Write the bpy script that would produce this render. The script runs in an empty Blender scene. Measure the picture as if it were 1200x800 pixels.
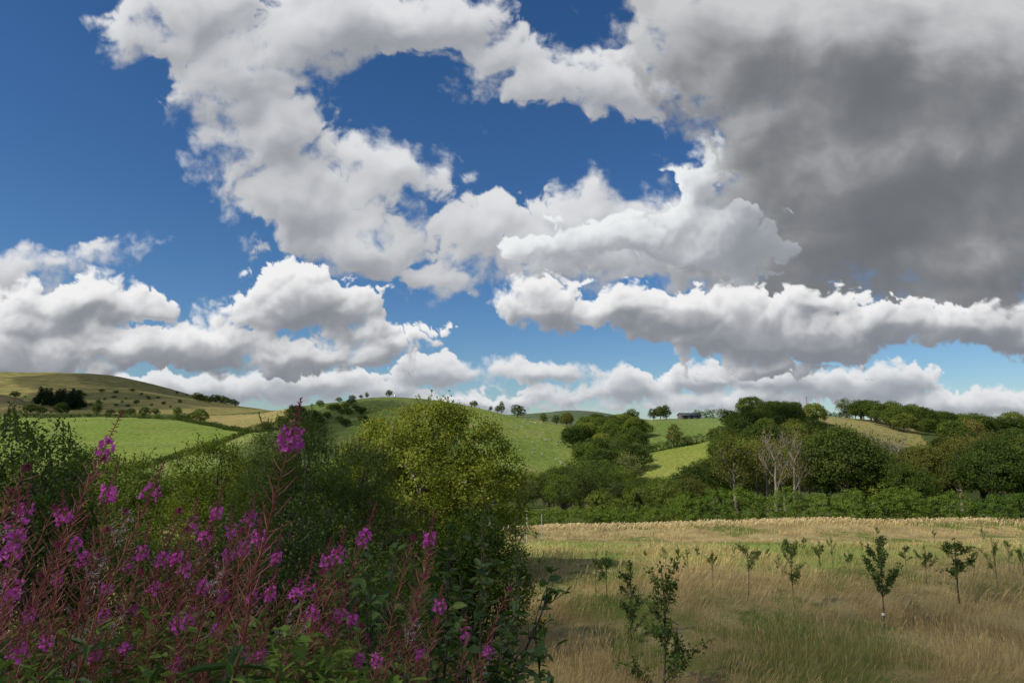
import bpy, math, random
import numpy as np
from mathutils import Vector, Matrix
random.seed(7)
RNG = np.random.default_rng(7)
S = bpy.context.scene
COL = S.collection
F_PX = 800.0
PITCH = math.radians(7.5)
CP, SP = math.cos(PITCH), math.sin(PITCH)

def ray(px, py):
    u = (px - 600.0) / F_PX; v = (400.0 - py) / F_PX
    dy = CP - v * SP
    return u / dy, (SP + v * CP) / dy          # slopes x/y and z/y of the sight line

def at(px, py, Y):
    a, b = ray(px, py)
    return Vector((a * Y, Y, b * Y))
# ------------------------------------------------------------------ mesh helpers
def mk(name, V, F, mat=None, parent=None, tint=None, smooth=False):
    """V (n,3); F (m,k) array or list of such arrays"""
    V = np.asarray(V, np.float32); Fs = [np.asarray(f, np.int32) for f in (F if isinstance(F, list) else [F]) if len(f)]
    me = bpy.data.meshes.new(name)
    me.vertices.add(len(V)); me.vertices.foreach_set('co', V.ravel())
    tot = np.concatenate([np.full(len(f), f.shape[1], np.int32) for f in Fs])
    me.loops.add(int(tot.sum())); me.loops.foreach_set('vertex_index', np.concatenate([f.ravel() for f in Fs]))
    me.polygons.add(len(tot))
    me.polygons.foreach_set('loop_start', np.concatenate([[0], np.cumsum(tot)[:-1]]).astype(np.int32))
    me.polygons.foreach_set('loop_total', tot)
    if smooth: me.polygons.foreach_set('use_smooth', np.ones(len(tot), bool))
    if tint is not None:
        a = me.attributes.new('tint', 'FLOAT', 'POINT'); a.data.foreach_set('value', np.asarray(tint, np.float32))
    me.update(calc_edges=True)
    if mat: me.materials.append(mat)
    o = bpy.data.objects.new(name, me); COL.objects.link(o)
    if parent: o.parent = parent
    return o

def tag(o, label=None, cat=None, group=None, kind=None):
    if label: o['label'] = label
    if cat: o['category'] = cat
    if group: o['group'] = group
    if kind: o['kind'] = kind
    return o

def empty(name, loc=(0, 0, 0), label=None, cat=None, group=None, rz=0, sc=1):
    o = bpy.data.objects.new(name, None); COL.objects.link(o); o.location = loc; o.rotation_euler = (0, 0, rz)
    o.scale = (sc, sc, sc) if not hasattr(sc, '__len__') else sc
    o.empty_display_size = .2
    return tag(o, label, cat, group)

class MB:
    """collects geometry for one mesh"""
    def __init__(s): s.V = []; s.F = {}; s.T = []; s.n = 0
    def add(s, V, F, tint=.5):
        V = np.asarray(V, np.float32).reshape(-1, 3); F = np.asarray(F, np.int64)
        s.V.append(V); s.F.setdefault(F.shape[1], []).append(F + s.n)
        s.T.append(np.full(len(V), tint, np.float32) if np.isscalar(tint) else np.asarray(tint, np.float32)); s.n += len(V)
    def tube(s, pts, rad, k=5, tint=.5):
        P = np.asarray(pts, np.float64); R = np.asarray(rad, np.float64) * np.ones(len(P))
        T = np.gradient(P, axis=0); T /= np.linalg.norm(T, axis=1, keepdims=True) + 1e-9
        ref = np.array([0, 0, 1.]) if abs(T[:, 2]).mean() < .8 else np.array([1., 0, 0])
        A = np.cross(T, ref); A /= np.linalg.norm(A, axis=1, keepdims=True) + 1e-9; B = np.cross(T, A)
        th = np.arange(k) * 2 * np.pi / k
        V = P[:, None] + R[:, None, None] * (A[:, None] * np.cos(th)[None, :, None] + B[:, None] * np.sin(th)[None, :, None])
        n = len(P); i = np.arange(n - 1)[:, None] * k; j = np.arange(k)[None]
        F = np.stack([i + j, i + (j + 1) % k, i + k + (j + 1) % k, i + k + j], -1).reshape(-1, 4)
        s.add(V, F, tint)
        if k >= 4: s.add(V[-1], [list(range(k))] if k > 4 else [[0, 1, 2, 3]], tint)
    def box(s, c, d, tint=.5):
        c = np.asarray(c, float); d = np.asarray(d, float) / 2
        v = np.array([[x, y, z] for x in (-1, 1) for y in (-1, 1) for z in (-1, 1)]) * d + c
        s.add(v, [[0, 1, 3, 2], [4, 6, 7, 5], [0, 4, 5, 1], [2, 3, 7, 6], [0, 2, 6, 4], [1, 5, 7, 3]], tint)
    def leaves(s, P, A, N, L, W, tint, shape=6, fold=.12, droop=.12):
        n = len(P)
        if n == 0: return
        L = (np.ones(n) * L)[:, None]; W = (np.ones(n) * W)[:, None]
        A = A / (np.linalg.norm(A, axis=1, keepdims=True) + 1e-9)
        N = N - A * (N * A).sum(1, keepdims=True); N /= np.linalg.norm(N, axis=1, keepdims=True) + 1e-9
        B = np.cross(N, A)
        if shape == 4:
            V = np.stack([P, P + A * L * .5 + B * W * .5 + N * W * fold, P + A * L - N * L * droop, P + A * L * .5 - B * W * .5 + N * W * fold], 1)
            F = np.arange(n * 4).reshape(n, 4)
        else:
            V = np.stack([P, P + A * L - N * L * droop,
                          P + A * L * .28 + B * W * .47 + N * W * fold, P + A * L * .68 + B * W * .38 + N * (W * fold - L * droop * .4),
                          P + A * L * .68 - B * W * .38 + N * (W * fold - L * droop * .4), P + A * L * .28 - B * W * .47 + N * W * fold], 1)
            b = np.arange(n)[:, None] * 6
            F = np.concatenate([b + np.array([[0, 2, 3, 1]]), b + np.array([[0, 1, 4, 5]])])
        s.add(V, F, np.repeat(np.ones(n) * tint, V.shape[1]))
    def build(s, name, mat=None, parent=None, smooth=False):
        return mk(name, np.concatenate(s.V), [np.concatenate(f) for f in s.F.values()], mat, parent, np.concatenate(s.T), smooth)

def unit(v): return v / (np.linalg.norm(v, axis=-1, keepdims=True) + 1e-9)
def rdir(rng, n): return unit(rng.normal(size=(n, 3)))

def foliage(mb, rng, lobes, dens, nleaf, pr, L, W, shape=4, up=.35, low=.35, inner=.72, tvar=.22, seed_tint=0.):
    """leaves gathered in small puffs over a set of lobes [(cx,cy,cz,rx,ry,rz)]"""
    Lb = np.asarray(lobes, float); PC = []; PD = []; LT = []; lt = rng.uniform(-.13, .13, len(Lb))
    for i, l in enumerate(Lb):
        c, r = l[:3], l[3:]
        ar = 4 * math.pi * ((r[0] * r[1]) ** 1.6 / 3 + (r[0] * r[2]) ** 1.6 * 2 / 3) ** (1 / 1.6)
        n = max(3, int(ar * dens)); d = rdir(rng, n)
        keep = (d[:, 2] > 0) | (rng.random(n) > low); d = d[keep]; n = len(d)
        p = c + d * r * rng.uniform(.78, 1.10, (n, 1))
        ok = np.ones(n, bool)
        for j, m in enumerate(Lb):
            if j != i: ok &= (((p - m[:3]) / m[3:]) ** 2).sum(1) > inner ** 2
        PC.append(p[ok]); PD.append(unit(d[ok] / r)); LT.append(np.full(ok.sum(), lt[i]))
    PC = np.concatenate(PC); PD = np.concatenate(PD); n = len(PC)
    k = rng.poisson(nleaf, n); ii = np.repeat(np.arange(n), k); N = len(ii)
    pt = rng.uniform(.5 - tvar, .5 + tvar, n) + np.concatenate(LT)
    sz = rng.uniform(.7, 1.3, n)[ii][:, None]
    g = rng.normal(size=(N, 3)) * pr * sz
    P = PC[ii] + g * np.array([1, 1, .75]) + PD[ii] * (rng.random((N, 1)) ** 2) * pr * .8
    Nn = unit(PD[ii] * .95 + rdir(rng, N) * .62 + np.array([0, 0, up]))
    A = unit(rdir(rng, N) + PD[ii] * .4 + np.array([0, 0, -.25]))
    t = np.clip(pt[ii] + rng.normal(size=N) * .09 + seed_tint, 0, 1)
    mb.leaves(P, A, Nn, L * rng.uniform(.65, 1.3, N), W * rng.uniform(.7, 1.25, N), t, shape)
    return PC

def bend(a, b, rng, n=6, amt=.12, sag=0):
    a = np.asarray(a, float); b = np.asarray(b, float); L = np.linalg.norm(b - a)
    t = np.linspace(0, 1, n)[:, None]; off = rng.normal(size=3) * amt * L; off2 = rng.normal(size=(n, 3)) * amt * L * .12
    return a + (b - a) * t + off * (t * (1 - t)) * 1.6 + off2 * (t * (1 - t)) * 4 * .8 + np.array([0, 0, sag]) * t * (1 - t)
# ------------------------------------------------------------------ sky
SUN_EL = math.radians(42.0)
SUN_AZ = math.radians(-118.0)      # clockwise from +Y: the sun stands to the left and a little behind
SUN = (math.sin(SUN_AZ) * math.cos(SUN_EL), math.cos(SUN_AZ) * math.cos(SUN_EL), math.sin(SUN_EL))

_rg = np.random.default_rng(11)
_G = _rg.normal(size=(4096, 2)).astype(np.float32); _G /= np.linalg.norm(_G, axis=1, keepdims=True)
def perlin(x, y, seed=0):
    xi = np.floor(x).astype(np.int64); yi = np.floor(y).astype(np.int64)
    fx = (x - xi).astype(np.float32); fy = (y - yi).astype(np.float32)
    def g(i, j):
        h = (i * 374761393 + j * 668265263 + seed * 974711) & 0xffffffff
        h = ((h ^ (h >> 13)) * 1274126177) & 0xffffffff
        return _G[((h ^ (h >> 16)) & 4095)]
    def dot(i, j):
        v = g(xi + i, yi + j); return v[..., 0] * (fx - i) + v[..., 1] * (fy - j)
    u = fx * fx * fx * (fx * (fx * 6 - 15) + 10); v = fy * fy * fy * (fy * (fy * 6 - 15) + 10)
    a = dot(0, 0); b = dot(1, 0); c = dot(0, 1); d = dot(1, 1)
    return (a + u * (b - a)) * (1 - v) + (c + u * (d - c)) * v
def fbm(x, y, scale, oct=6, rough=.5, seed=0, mode=0):
    """mode 0: plain, 1: rounded puffs (0 in the creases)"""
    s = 0.; a = 1.; t = 0.; k = 1.0 / scale
    for o in range(oct):
        n = perlin(x * k + 17.3 * o, y * k - 9.1 * o, seed + o * 7)
        s = s + a * (np.abs(n) * 2.2 if mode else n * 1.5)
        t += a; a *= rough; k *= 2.03
    return s / t
def sstep(a, b, x):
    t = np.clip((x - a) / (b - a), 0, 1); return t * t * (3 - 2 * t)

def blob_field(x, y, blobs, k=10.0):
    acc = None
    for bl in blobs:
        bx, by, rx, ry = bl[:4]
        a, b = ray(bx, by); cx, cy = 600 + 800 * a, 505 - 800 * b
        dx = (x - cx) / rx; dy = (y - cy) / ry
        if len(bl) > 4: dy = np.where(dy > 0, dy * bl[4], dy)      # flatter underside
        r = min((rx * ry) ** .5, ry * 1.5)
        d = r * (1 - np.sqrt(dx * dx + dy * dy))
        if acc is None: acc = d
        else:
            h = np.clip(.5 + .5 * (acc - d) / k, 0, 1)
            acc = d * (1 - h) + acc * h + k * h * (1 - h)
    return acc

LAYERS = [
 dict(seed=1, warp=(40, 8), puff=(34, 12), rag=(50, 9), soft=3.2, k=6, ups=(4, 9, 16), thick=24, deep=.62, emb=(1.1, 5),
      white=(.74, .75, .77), grey=(.27, .30, .345), pale=.12,
      blobs=[(60,462,230,22,1.2),(230,458,170,22,1.2),(375,452,84,24,1.4),(505,438,60,22,1.8),(455,458,80,14),(630,438,66,14,1.5),(650,462,85,13),(742,456,50,24,1.6),
             (560,470,150,12),(820,444,62,18,1.6),(860,470,130,14),(1000,458,90,26,1.3),(1055,448,60,24,1.5),(1110,474,140,18),(1190,480,100,14),(930,450,80,22,1.5)]),
 dict(seed=2, warp=(70, 14), puff=(46, 22), rag=(80, 12), soft=3.6, k=9, ups=(8, 20, 36), thick=54, deep=.86, emb=(1.25, 8),
      white=(.83, .83, .835), grey=(.20, .215, .25), pale=.1,
      blobs=[(10,420,140,46,1.3),(80,356,104,32,1.5),(150,408,100,36,1.5),(245,406,84,40,1.5),(350,420,105,26,1.4),(358,358,88,48,1.5),(300,372,44,22),(420,392,50,18),(150,360,40,16),(30,380,90,30),(455,404,40,16),(490,398,40,15,1.5),
             (645,360,62,34,1.5),(740,368,90,36,1.5),(800,374,100,42,1.5),(880,392,100,54,1.4),(960,400,80,42,1.4),(960,358,70,22,1.5),(1040,384,76,36,1.5),(900,436,80,20,1.4),(1140,388,100,32,1.5),(1240,395,90,36)],
      dark=[(1200,380,110,34)], dk=.35),
 dict(seed=3, warp=(120, 26), puff=(74, 28), rag=(110, 26), soft=12, k=20, ups=(14, 34, 60), thick=95, deep=.62, emb=(.85, 13),
      white=(.70, .71, .73), grey=(.25, .265, .30), pale=.0,
      blobs=[(225,15,92,74),(288,80,92,72),(318,165,72,64),(362,240,94,60),(420,280,96,44),(520,318,58,22),(460,205,76,34),(565,262,92,40),(40,300,84,26),(-40,325,100,50),(120,284,26,7),
             (420,24,140,58),(530,22,76,46),(600,66,60,34),(640,98,84,36),(700,98,70,40),(740,96,70,50),(690,262,90,40),(770,285,96,52),(660,295,110,42)]),
 dict(seed=4, base=.70, warp=(200, 36), puff=(150, 22), rag=(200, 30), soft=20, k=40, ups=(16, 40, 80), thick=200, deep=.15, emb=(1.3, 30),
      white=(.56, .565, .58), grey=(.142, .150, .165), pale=0, dk=.72,
      blobs=[(880,20,140,100),(1000,60,210,140),(890,140,90,90),(1000,210,180,120),(1160,120,200,220),(1000,290,150,62),(1160,310,160,74),(1180,360,130,34),(1320,200,160,240),(830,60,90,90),(930,325,100,38),(1060,325,150,38)],
      dark=[(1000,200,150,90),(960,285,130,44),(1080,300,160,30),(910,120,60,60),(1050,120,110,60)]),
 dict(seed=5, base=.86, warp=(70, 20), puff=(48, 22), rag=(80, 13), soft=6, k=10, ups=(8, 18, 34), thick=60, deep=.6, emb=(.9, 9),
      white=(.80, .825, .835), grey=(.26, .275, .31), pale=.08, dk=.75,
      blobs=[(824,176,20,26),(818,215,32,34),(792,262,54,34),(740,284,70,34),(690,272,50,26),(850,285,60,40),(640,292,50,22)],
      dark=[(900,290,50,60),(880,220,24,40)]),
]

def blur(a, s):
    """separable box blur, twice"""
    r = max(1, int(round(s)))
    for _ in range(2):
        for ax in (0, 1):
            p = np.pad(a, [(r + 1, r) if i == ax else (0, 0) for i in (0, 1)], mode='edge')
            c = np.cumsum(p, axis=ax, dtype=np.float64)
            n = 2 * r + 1
            a = ((c[n:] - c[:-n]) if ax == 0 else (c[:, n:] - c[:, :-n])) / n
            a = a.astype(np.float32)
    return a

def clouds(x, y):
    """colour (h,w,3, already times cover) and cover (h,w) of the cloud decks for sky directions x, y"""
    col = np.zeros(x.shape + (3,), np.float32); cov = np.zeros(x.shape, np.float32)
    for L in sorted(LAYERS, key=lambda q: (3, 4, 5, 1, 2).index(q['seed'])):
        s = L['seed'] * 40
        wx = fbm(x, y, L['warp'][0], 4, .55, s); wy = fbm(x, y, L['warp'][0], 4, .55, s + 3)
        X = x + wx * L['warp'][1] * 2; Y = y + wy * L['warp'][1] * 1.6
        rag = fbm(X, Y * 1.15, L['rag'][0], 7, .56, s + 9) * L['rag'][1] * 1.6
        px_, py_ = L['puff']
        puff = fbm(X, Y * 1.1, px_, 7, .54, s + 20, 1)
        f0 = blob_field(X, Y, L['blobs'], L['k'])
        f = f0 + rag + (puff - .38) * py_ * 2.0
        wisp = fbm(x, y, 30, 5, .6, s + 31)
        sv = L['soft'] * np.clip(1.1 + 4.5 * fbm(x, y, 95, 3, .5, s + 37), .45, 1.8 if L['seed'] == 4 else 3.2)      # crisp here, wispy there
        cover = sstep(-sv, sv * 1.4, f + wisp * sv * 2.0)
        e, d = L['emb']
        # light comes from the upper left: difference of thickness along it, at three sizes
        def sh2(a, k):
            k = max(1, int(round(k)))
            q = np.roll(a, (k, int(k * .8)), (0, 1)); q[:k] = a[:k]; q[:, :int(k * .8)] = a[:, :int(k * .8)]
            return q
        g = np.minimum(f, d * 5) 
        emb = 0
        for sc, w in ((d * .25, .30), (d * .6, .40), (d * 1.4, .45)):
            b = blur(g, sc * .6); emb = emb + w * np.clip((b - sh2(b, sc)) / (sc * 1.3), -1.3, 1.3)
        sh = 0
        for u in L['ups']:
            sh = sh + sstep(-L['thick'] * .45, L['thick'], blob_field(X - u * .2, Y - u, L['blobs'], L['k']) + rag + (puff - .38) * py_) / 3
        big = fbm(x, y, 90, 4, .55, s + 50)
        lum = L.get('base', .86) + e * .22 * emb - sh * L['deep'] + big * .16 + sstep(L['soft'] * 4, -L['soft'], f) * L['pale']
        if 'dark' in L:
            dz = blob_field(x + wx * 60, y + wy * 46, L['dark'], 60)
            lum = lum - (sstep(-150, 110, dz) if L['seed'] == 4 else sstep(-60, 40, dz)) * L['dk'] + big * .2
            if L['seed'] == 4: lum = lum + (fbm(X * .6 + Y * .5, Y * 1.3 - X * .25, 120, 5, .55, 777) * .42 + emb * .06)
        lum = lum + fbm(X, Y, 38, 5, .55, s + 61) * .16 * np.clip(1.3 - lum, 0, 1)
        lum = np.where(lum < .35, .35 * np.exp(np.minimum(lum - .35, 0) / .35), lum)
        lum = np.clip(lum, 0, 1.08)[..., None]
        c = np.array(L['grey'], np.float32) * (1 - lum) + np.array(L['white'], np.float32) * lum
        a = cover[..., None]
        col = col * (1 - a) + c * a
        cov = cov * (1 - cover) + cover
    return col, cov
# == blender part of the sky
def nodes_of(m):
    m.use_nodes = True; t = m.node_tree; t.nodes.clear(); return t

def build_world():
    w = bpy.data.worlds.new("World"); S.world = w; w.use_nodes = True
    w.cycles.sampling_method = 'MANUAL'; w.cycles.sample_map_resolution = 512
    t = w.node_tree; t.nodes.clear()
    sky = t.nodes.new('ShaderNodeTexSky'); sky.sky_type = 'NISHITA'; sky.sun_disc = False
    sky.sun_elevation = SUN_EL; sky.sun_rotation = SUN_AZ
    sky.altitude = 500; sky.air_density = 1.0; sky.dust_density = .35; sky.ozone_density = 3.0
    hs = t.nodes.new('ShaderNodeHueSaturation'); hs.inputs['Saturation'].default_value = 1.16; hs.inputs['Hue'].default_value = .504
    bg = t.nodes.new('ShaderNodeBackground'); bg.inputs[1].default_value = .080
    o = t.nodes.new('ShaderNodeOutputWorld')
    mu = t.nodes.new('ShaderNodeMix'); mu.data_type = 'RGBA'; mu.blend_type = 'MULTIPLY'; mu.inputs[0].default_value = 1; mu.inputs[7].default_value = (.88, 1.0, 1.10, 1)
    t.links.new(sky.outputs[0], mu.inputs[6]); t.links.new(mu.outputs[2], hs.inputs['Color']); t.links.new(hs.outputs[0], bg.inputs[0]); t.links.new(bg.outputs[0], o.inputs[0])

def build_cloud_shell():
    """clouds stand on a shell 15 km out; where it is clear the Nishita sky shows through"""
    R = 15000.0
    az = np.concatenate([np.arange(-180, -46, 2.0), np.arange(-46, 46, .085), np.arange(46, 180.1, 2.0)])
    el = np.concatenate([np.arange(-1.5, 39.5, .085), np.arange(39.5, 89, 1.6)])[::-1]
    A, E_ = np.meshgrid(np.radians(az), np.radians(el))
    A_ = np.clip(A, -1.05, 1.05); extra = A - A_
    U = 600 + 800 * (np.tan(A_) + extra * 1.6)
    V = 505 - 800 * np.tan(np.clip(E_, -.02, 1.2)) / np.cos(A_)
    col, cov = clouds(U.astype(np.float32), V.astype(np.float32))
    # a little haze over everything near the horizon
    d = np.stack([np.sin(A) * np.cos(E_), np.cos(A) * np.cos(E_), np.sin(E_)], -1)
    back = np.maximum(sstep(.1, -.30, d[..., 1]), sstep(.72, .86, d[..., 2]))                       # unseen broken cloud behind and overhead, whitened to lift the foreground shade
    n = fbm(np.degrees(A), np.degrees(E_) * 1.6, 30, 4, .5, 900)
    bc = sstep(-.15, .2, n) * .9 * back
    bcol = np.array((.88, .90, .94), np.float32)
    col = col * (1 - bc[..., None]) + bcol * bc[..., None]; cov = cov * (1 - bc) + bc
    cs = (d * np.array(SUN)).sum(-1)
    hole = sstep(.90, .97, cs)                               # clear sky round the sun
    col = col * (1 - hole[..., None]); cov = cov * (1 - hole)
    h, w = A.shape
    V3 = (d * R).reshape(-1, 3).astype(np.float32)
    idx = np.arange(h * w).reshape(h, w)
    F = np.stack([idx[:-1, :-1], idx[:-1, 1:], idx[1:, 1:], idx[1:, :-1]], -1).reshape(-1, 4)
    o = mk('sky', V3, F, None)
    at_ = o.data.color_attributes.new('cloud', 'FLOAT_COLOR', 'POINT')
    at_.data.foreach_set('color', np.concatenate([col, cov[..., None]], -1).astype(np.float32).ravel())
    m = bpy.data.materials.new('cloud deck'); t = nodes_of(m)
    a = t.nodes.new('ShaderNodeAttribute'); a.attribute_name = 'cloud'
    inv = t.nodes.new('ShaderNodeMath'); inv.operation = 'SUBTRACT'; inv.inputs[0].default_value = 1; inv.use_clamp = True
    tr = t.nodes.new('ShaderNodeBsdfTransparent'); em = t.nodes.new('ShaderNodeEmission'); ad = t.nodes.new('ShaderNodeAddShader')
    o2 = t.nodes.new('ShaderNodeOutputMaterial')
    t.links.new(a.outputs['Alpha'], inv.inputs[1]); t.links.new(inv.outputs[0], tr.inputs[0]); t.links.new(a.outputs['Color'], em.inputs[0])
    t.links.new(tr.outputs[0], ad.inputs[0]); t.links.new(em.outputs[0], ad.inputs[1]); t.links.new(ad.outputs[0], o2.inputs[0])
    m.cycles.emission_sampling = 'NONE'
    o.data.materials.append(m); o['kind'] = 'structure'
    o['label'] = 'blue summer sky with white and grey cumulus clouds'
# ------------------------------------------------------------------ materials
class NT:
    def __init__(s, t): s.t = t
    def n(s, typ, **kw):
        o = s.t.nodes.new(typ)
        for k, v in kw.items(): setattr(o, k, v)
        return o
    def put(s, sock, v):
        if isinstance(v, bpy.types.NodeSocket): s.t.links.new(v, sock)
        elif v is not None: sock.default_value = (tuple(v) + (1,) if sock.type == 'RGBA' and len(v) == 3 else v)
    def m(s, op, a, b=None, c=None, clamp=False):
        o = s.n('ShaderNodeMath', operation=op, use_clamp=clamp)
        s.put(o.inputs[0], a); s.put(o.inputs[1], b); s.put(o.inputs[2], c); return o.outputs[0]
    def noise(s, vec, scale, detail=2, rough=.5, out=0, dist=0):
        o = s.n('ShaderNodeTexNoise'); s.put(o.inputs['Vector'], vec)
        o.inputs['Scale'].default_value = scale; o.inputs['Detail'].default_value = detail
        o.inputs['Roughness'].default_value = rough; o.inputs['Distortion'].default_value = dist
        return o.outputs[out]
    def ramp(s, x, a, b, lo=0.0, hi=1.0):
        o = s.n('ShaderNodeMapRange'); o.interpolation_type = 'SMOOTHSTEP'
        s.put(o.inputs[0], x); s.put(o.inputs[1], a); s.put(o.inputs[2], b); s.put(o.inputs[3], lo); s.put(o.inputs[4], hi); return o.outputs[0]
    def mix(s, f, a, b, blend='MIX'):
        o = s.n('ShaderNodeMix'); o.data_type = 'RGBA'; o.blend_type = blend
        c = lambda v: tuple(v) + (1,) if isinstance(v, (tuple, list)) and len(v) == 3 else v
        s.put(o.inputs[0], f); s.put(o.inputs[6], c(a)); s.put(o.inputs[7], c(b)); return o.outputs[2]
    def pos(s, sx=1, sy=1, sz=1):
        g = s.n('ShaderNodeNewGeometry'); v = s.n('ShaderNodeVectorMath', operation='MULTIPLY')
        s.put(v.inputs[0], g.outputs['Position']); v.inputs[1].default_value = (sx, sy, sz); return v.outputs[0]

def new_mat(name):
    m = bpy.data.materials.new(name); return m, NT(nodes_of(m))
def finish(N, col, rough=.8, spec=.2, transl=0, tcol=None, bump=None, bd=.1):
    p = N.n('ShaderNodeBsdfPrincipled'); N.put(p.inputs['Base Color'], col if isinstance(col, bpy.types.NodeSocket) else tuple(col) + (1,))
    p.inputs['Roughness'].default_value = rough; p.inputs['Specular IOR Level'].default_value = spec
    if bump is not None:
        b = N.n('ShaderNodeBump'); b.inputs['Distance'].default_value = bd; N.put(b.inputs['Height'], bump); N.t.links.new(b.outputs[0], p.inputs['Normal'])
    out = N.n('ShaderNodeOutputMaterial'); sh = p.outputs[0]
    if transl:
        tr = N.n('ShaderNodeBsdfTranslucent'); N.put(tr.inputs[0], tcol if tcol is not None else col)
        mx = N.n('ShaderNodeMixShader'); mx.inputs[0].default_value = transl
        N.t.links.new(sh, mx.inputs[1]); N.t.links.new(tr.outputs[0], mx.inputs[2]); sh = mx.outputs[0]
    N.t.links.new(sh, out.inputs[0])

def attr_tint(N):
    a = N.n('ShaderNodeAttribute'); a.attribute_name = 'tint'; return a.outputs['Fac']

def leaf_mat(name, yellow=(.26, .26, .03), yf=.45, rough=.6, spec=.10, tr=.3):
    """colour comes from the object's own colour, varied leaf by leaf"""
    m, N = new_mat(name); t = attr_tint(N)
    oi = N.n('ShaderNodeObjectInfo'); c = oi.outputs['Color']
    d = N.mix(1.0, c, (.50, .60, .62), 'MULTIPLY'); l = N.mix(1.0, c, (1.7, 1.45, 1.1), 'MULTIPLY')
    col = N.mix(t, d, l)
    col = N.mix(N.ramp(t, .78, 1.0, 0, yf), col, yellow)
    n = N.m('MULTIPLY_ADD', oi.outputs['Random'], .5, .75)
    v = N.n('ShaderNodeHueSaturation'); N.put(v.inputs['Color'], col); N.put(v.inputs['Value'], n)
    N.put(v.inputs['Hue'], N.m('MULTIPLY_ADD', oi.outputs['Random'], -.035, .5175))
    tc = N.mix(1.0, v.outputs[0], (1.5, 1.6, .6), 'MULTIPLY')
    finish(N, v.outputs[0], rough, spec, tr, tc); return m

def flat_mat(name, c1, c2=None, scale=3, rough=.8, spec=.2, transl=0, sz=1, bump=0):
    m, N = new_mat(name)
    if c2 is None: col = c1; n = None
    else:
        n = N.noise(N.pos(1, 1, sz), scale, 5, .6); col = N.mix(N.ramp(n, .35, .65), c1, c2)
    finish(N, col, rough, spec, transl, None, n if bump else None, bump); return m

def tint_mat(name, c1, c2, rough=.6, spec=.25, transl=0):
    m, N = new_mat(name); oi = N.n('ShaderNodeObjectInfo')
    col = N.mix(attr_tint(N), c1, c2)
    v = N.n('ShaderNodeHueSaturation'); N.put(v.inputs['Color'], col); N.put(v.inputs['Value'], N.m('MULTIPLY_ADD', oi.outputs['Random'], .4, .8))
    finish(N, v.outputs[0], rough, spec, transl); return m

def meadow_colour(N):
    """straw, red-brown and green drifts of the unmown field, shared by soil and grass"""
    p = N.pos(1, 1, 0); ps = N.pos(1, .55, 0)
    a = N.noise(ps, .16, 4, .6); b = N.noise(N.pos(.8, .5, 0), .55, 4, .6); c = N.noise(p, .07, 2, .5)
    gr = N.ramp(N.m('ADD', a, N.m('MULTIPLY_ADD', N.noise(N.pos(1, .8, 0), .45, 4, .65), .55, -.275)), .385, .52); rd = N.ramp(b, .42, .62)
    g = N.mix(rd, (.145, .190, .042), (.215, .230, .070))
    straw = N.mix(rd, (.48, .385, .185), (.36, .275, .135))
    return gr, g, straw

def ground_mat(name, c1, c2, c3=None, s1=.02, s2=.3, sp=.15, bd=.3, stripe=None):
    m, N = new_mat(name); p = N.pos()
    n1 = N.noise(p, s1, 5, .6); n2 = N.noise(p, s2, 6, .65)
    col = N.mix(N.ramp(n1, .38, .64), c1, c2)
    if c3: col = N.mix(N.ramp(N.noise(p, s1 * 3.1, 5, .65), .55, .70, 0, .85), col, c3)
    if stripe:
        col = N.mix(N.ramp(N.noise(N.pos(stripe[0], stripe[1], 0), 1, 3, .5), .45, .6, 0, .35), col, stripe[2])
    col = N.mix(1.0, col, N.mix(N.ramp(n2, .3, .7), (.62, .63, .60), (1.28, 1.27, 1.25)), 'MULTIPLY')
    finish(N, col, .95, .05, 0, None, n2, bd); return m

def cloud_mat(name, thin):
    m, N = new_mat(name); d = N.n('ShaderNodeBsdfDiffuse'); d.inputs[0].default_value = (.88, .89, .9, 1)
    t = N.n('ShaderNodeBsdfTranslucent'); t.inputs[0].default_value = (.88, .89, .9, 1); tr = N.n('ShaderNodeBsdfTransparent')
    a = N.n('ShaderNodeMixShader'); b = N.n('ShaderNodeMixShader'); o = N.n('ShaderNodeOutputMaterial'); b.inputs[0].default_value = 1 - thin ** .5
    N.t.links.new(d.outputs[0], a.inputs[1]); N.t.links.new(t.outputs[0], a.inputs[2]); N.t.links.new(tr.outputs[0], b.inputs[1]); N.t.links.new(a.outputs[0], b.inputs[2]); N.t.links.new(b.outputs[0], o.inputs[0])
    return m

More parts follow.
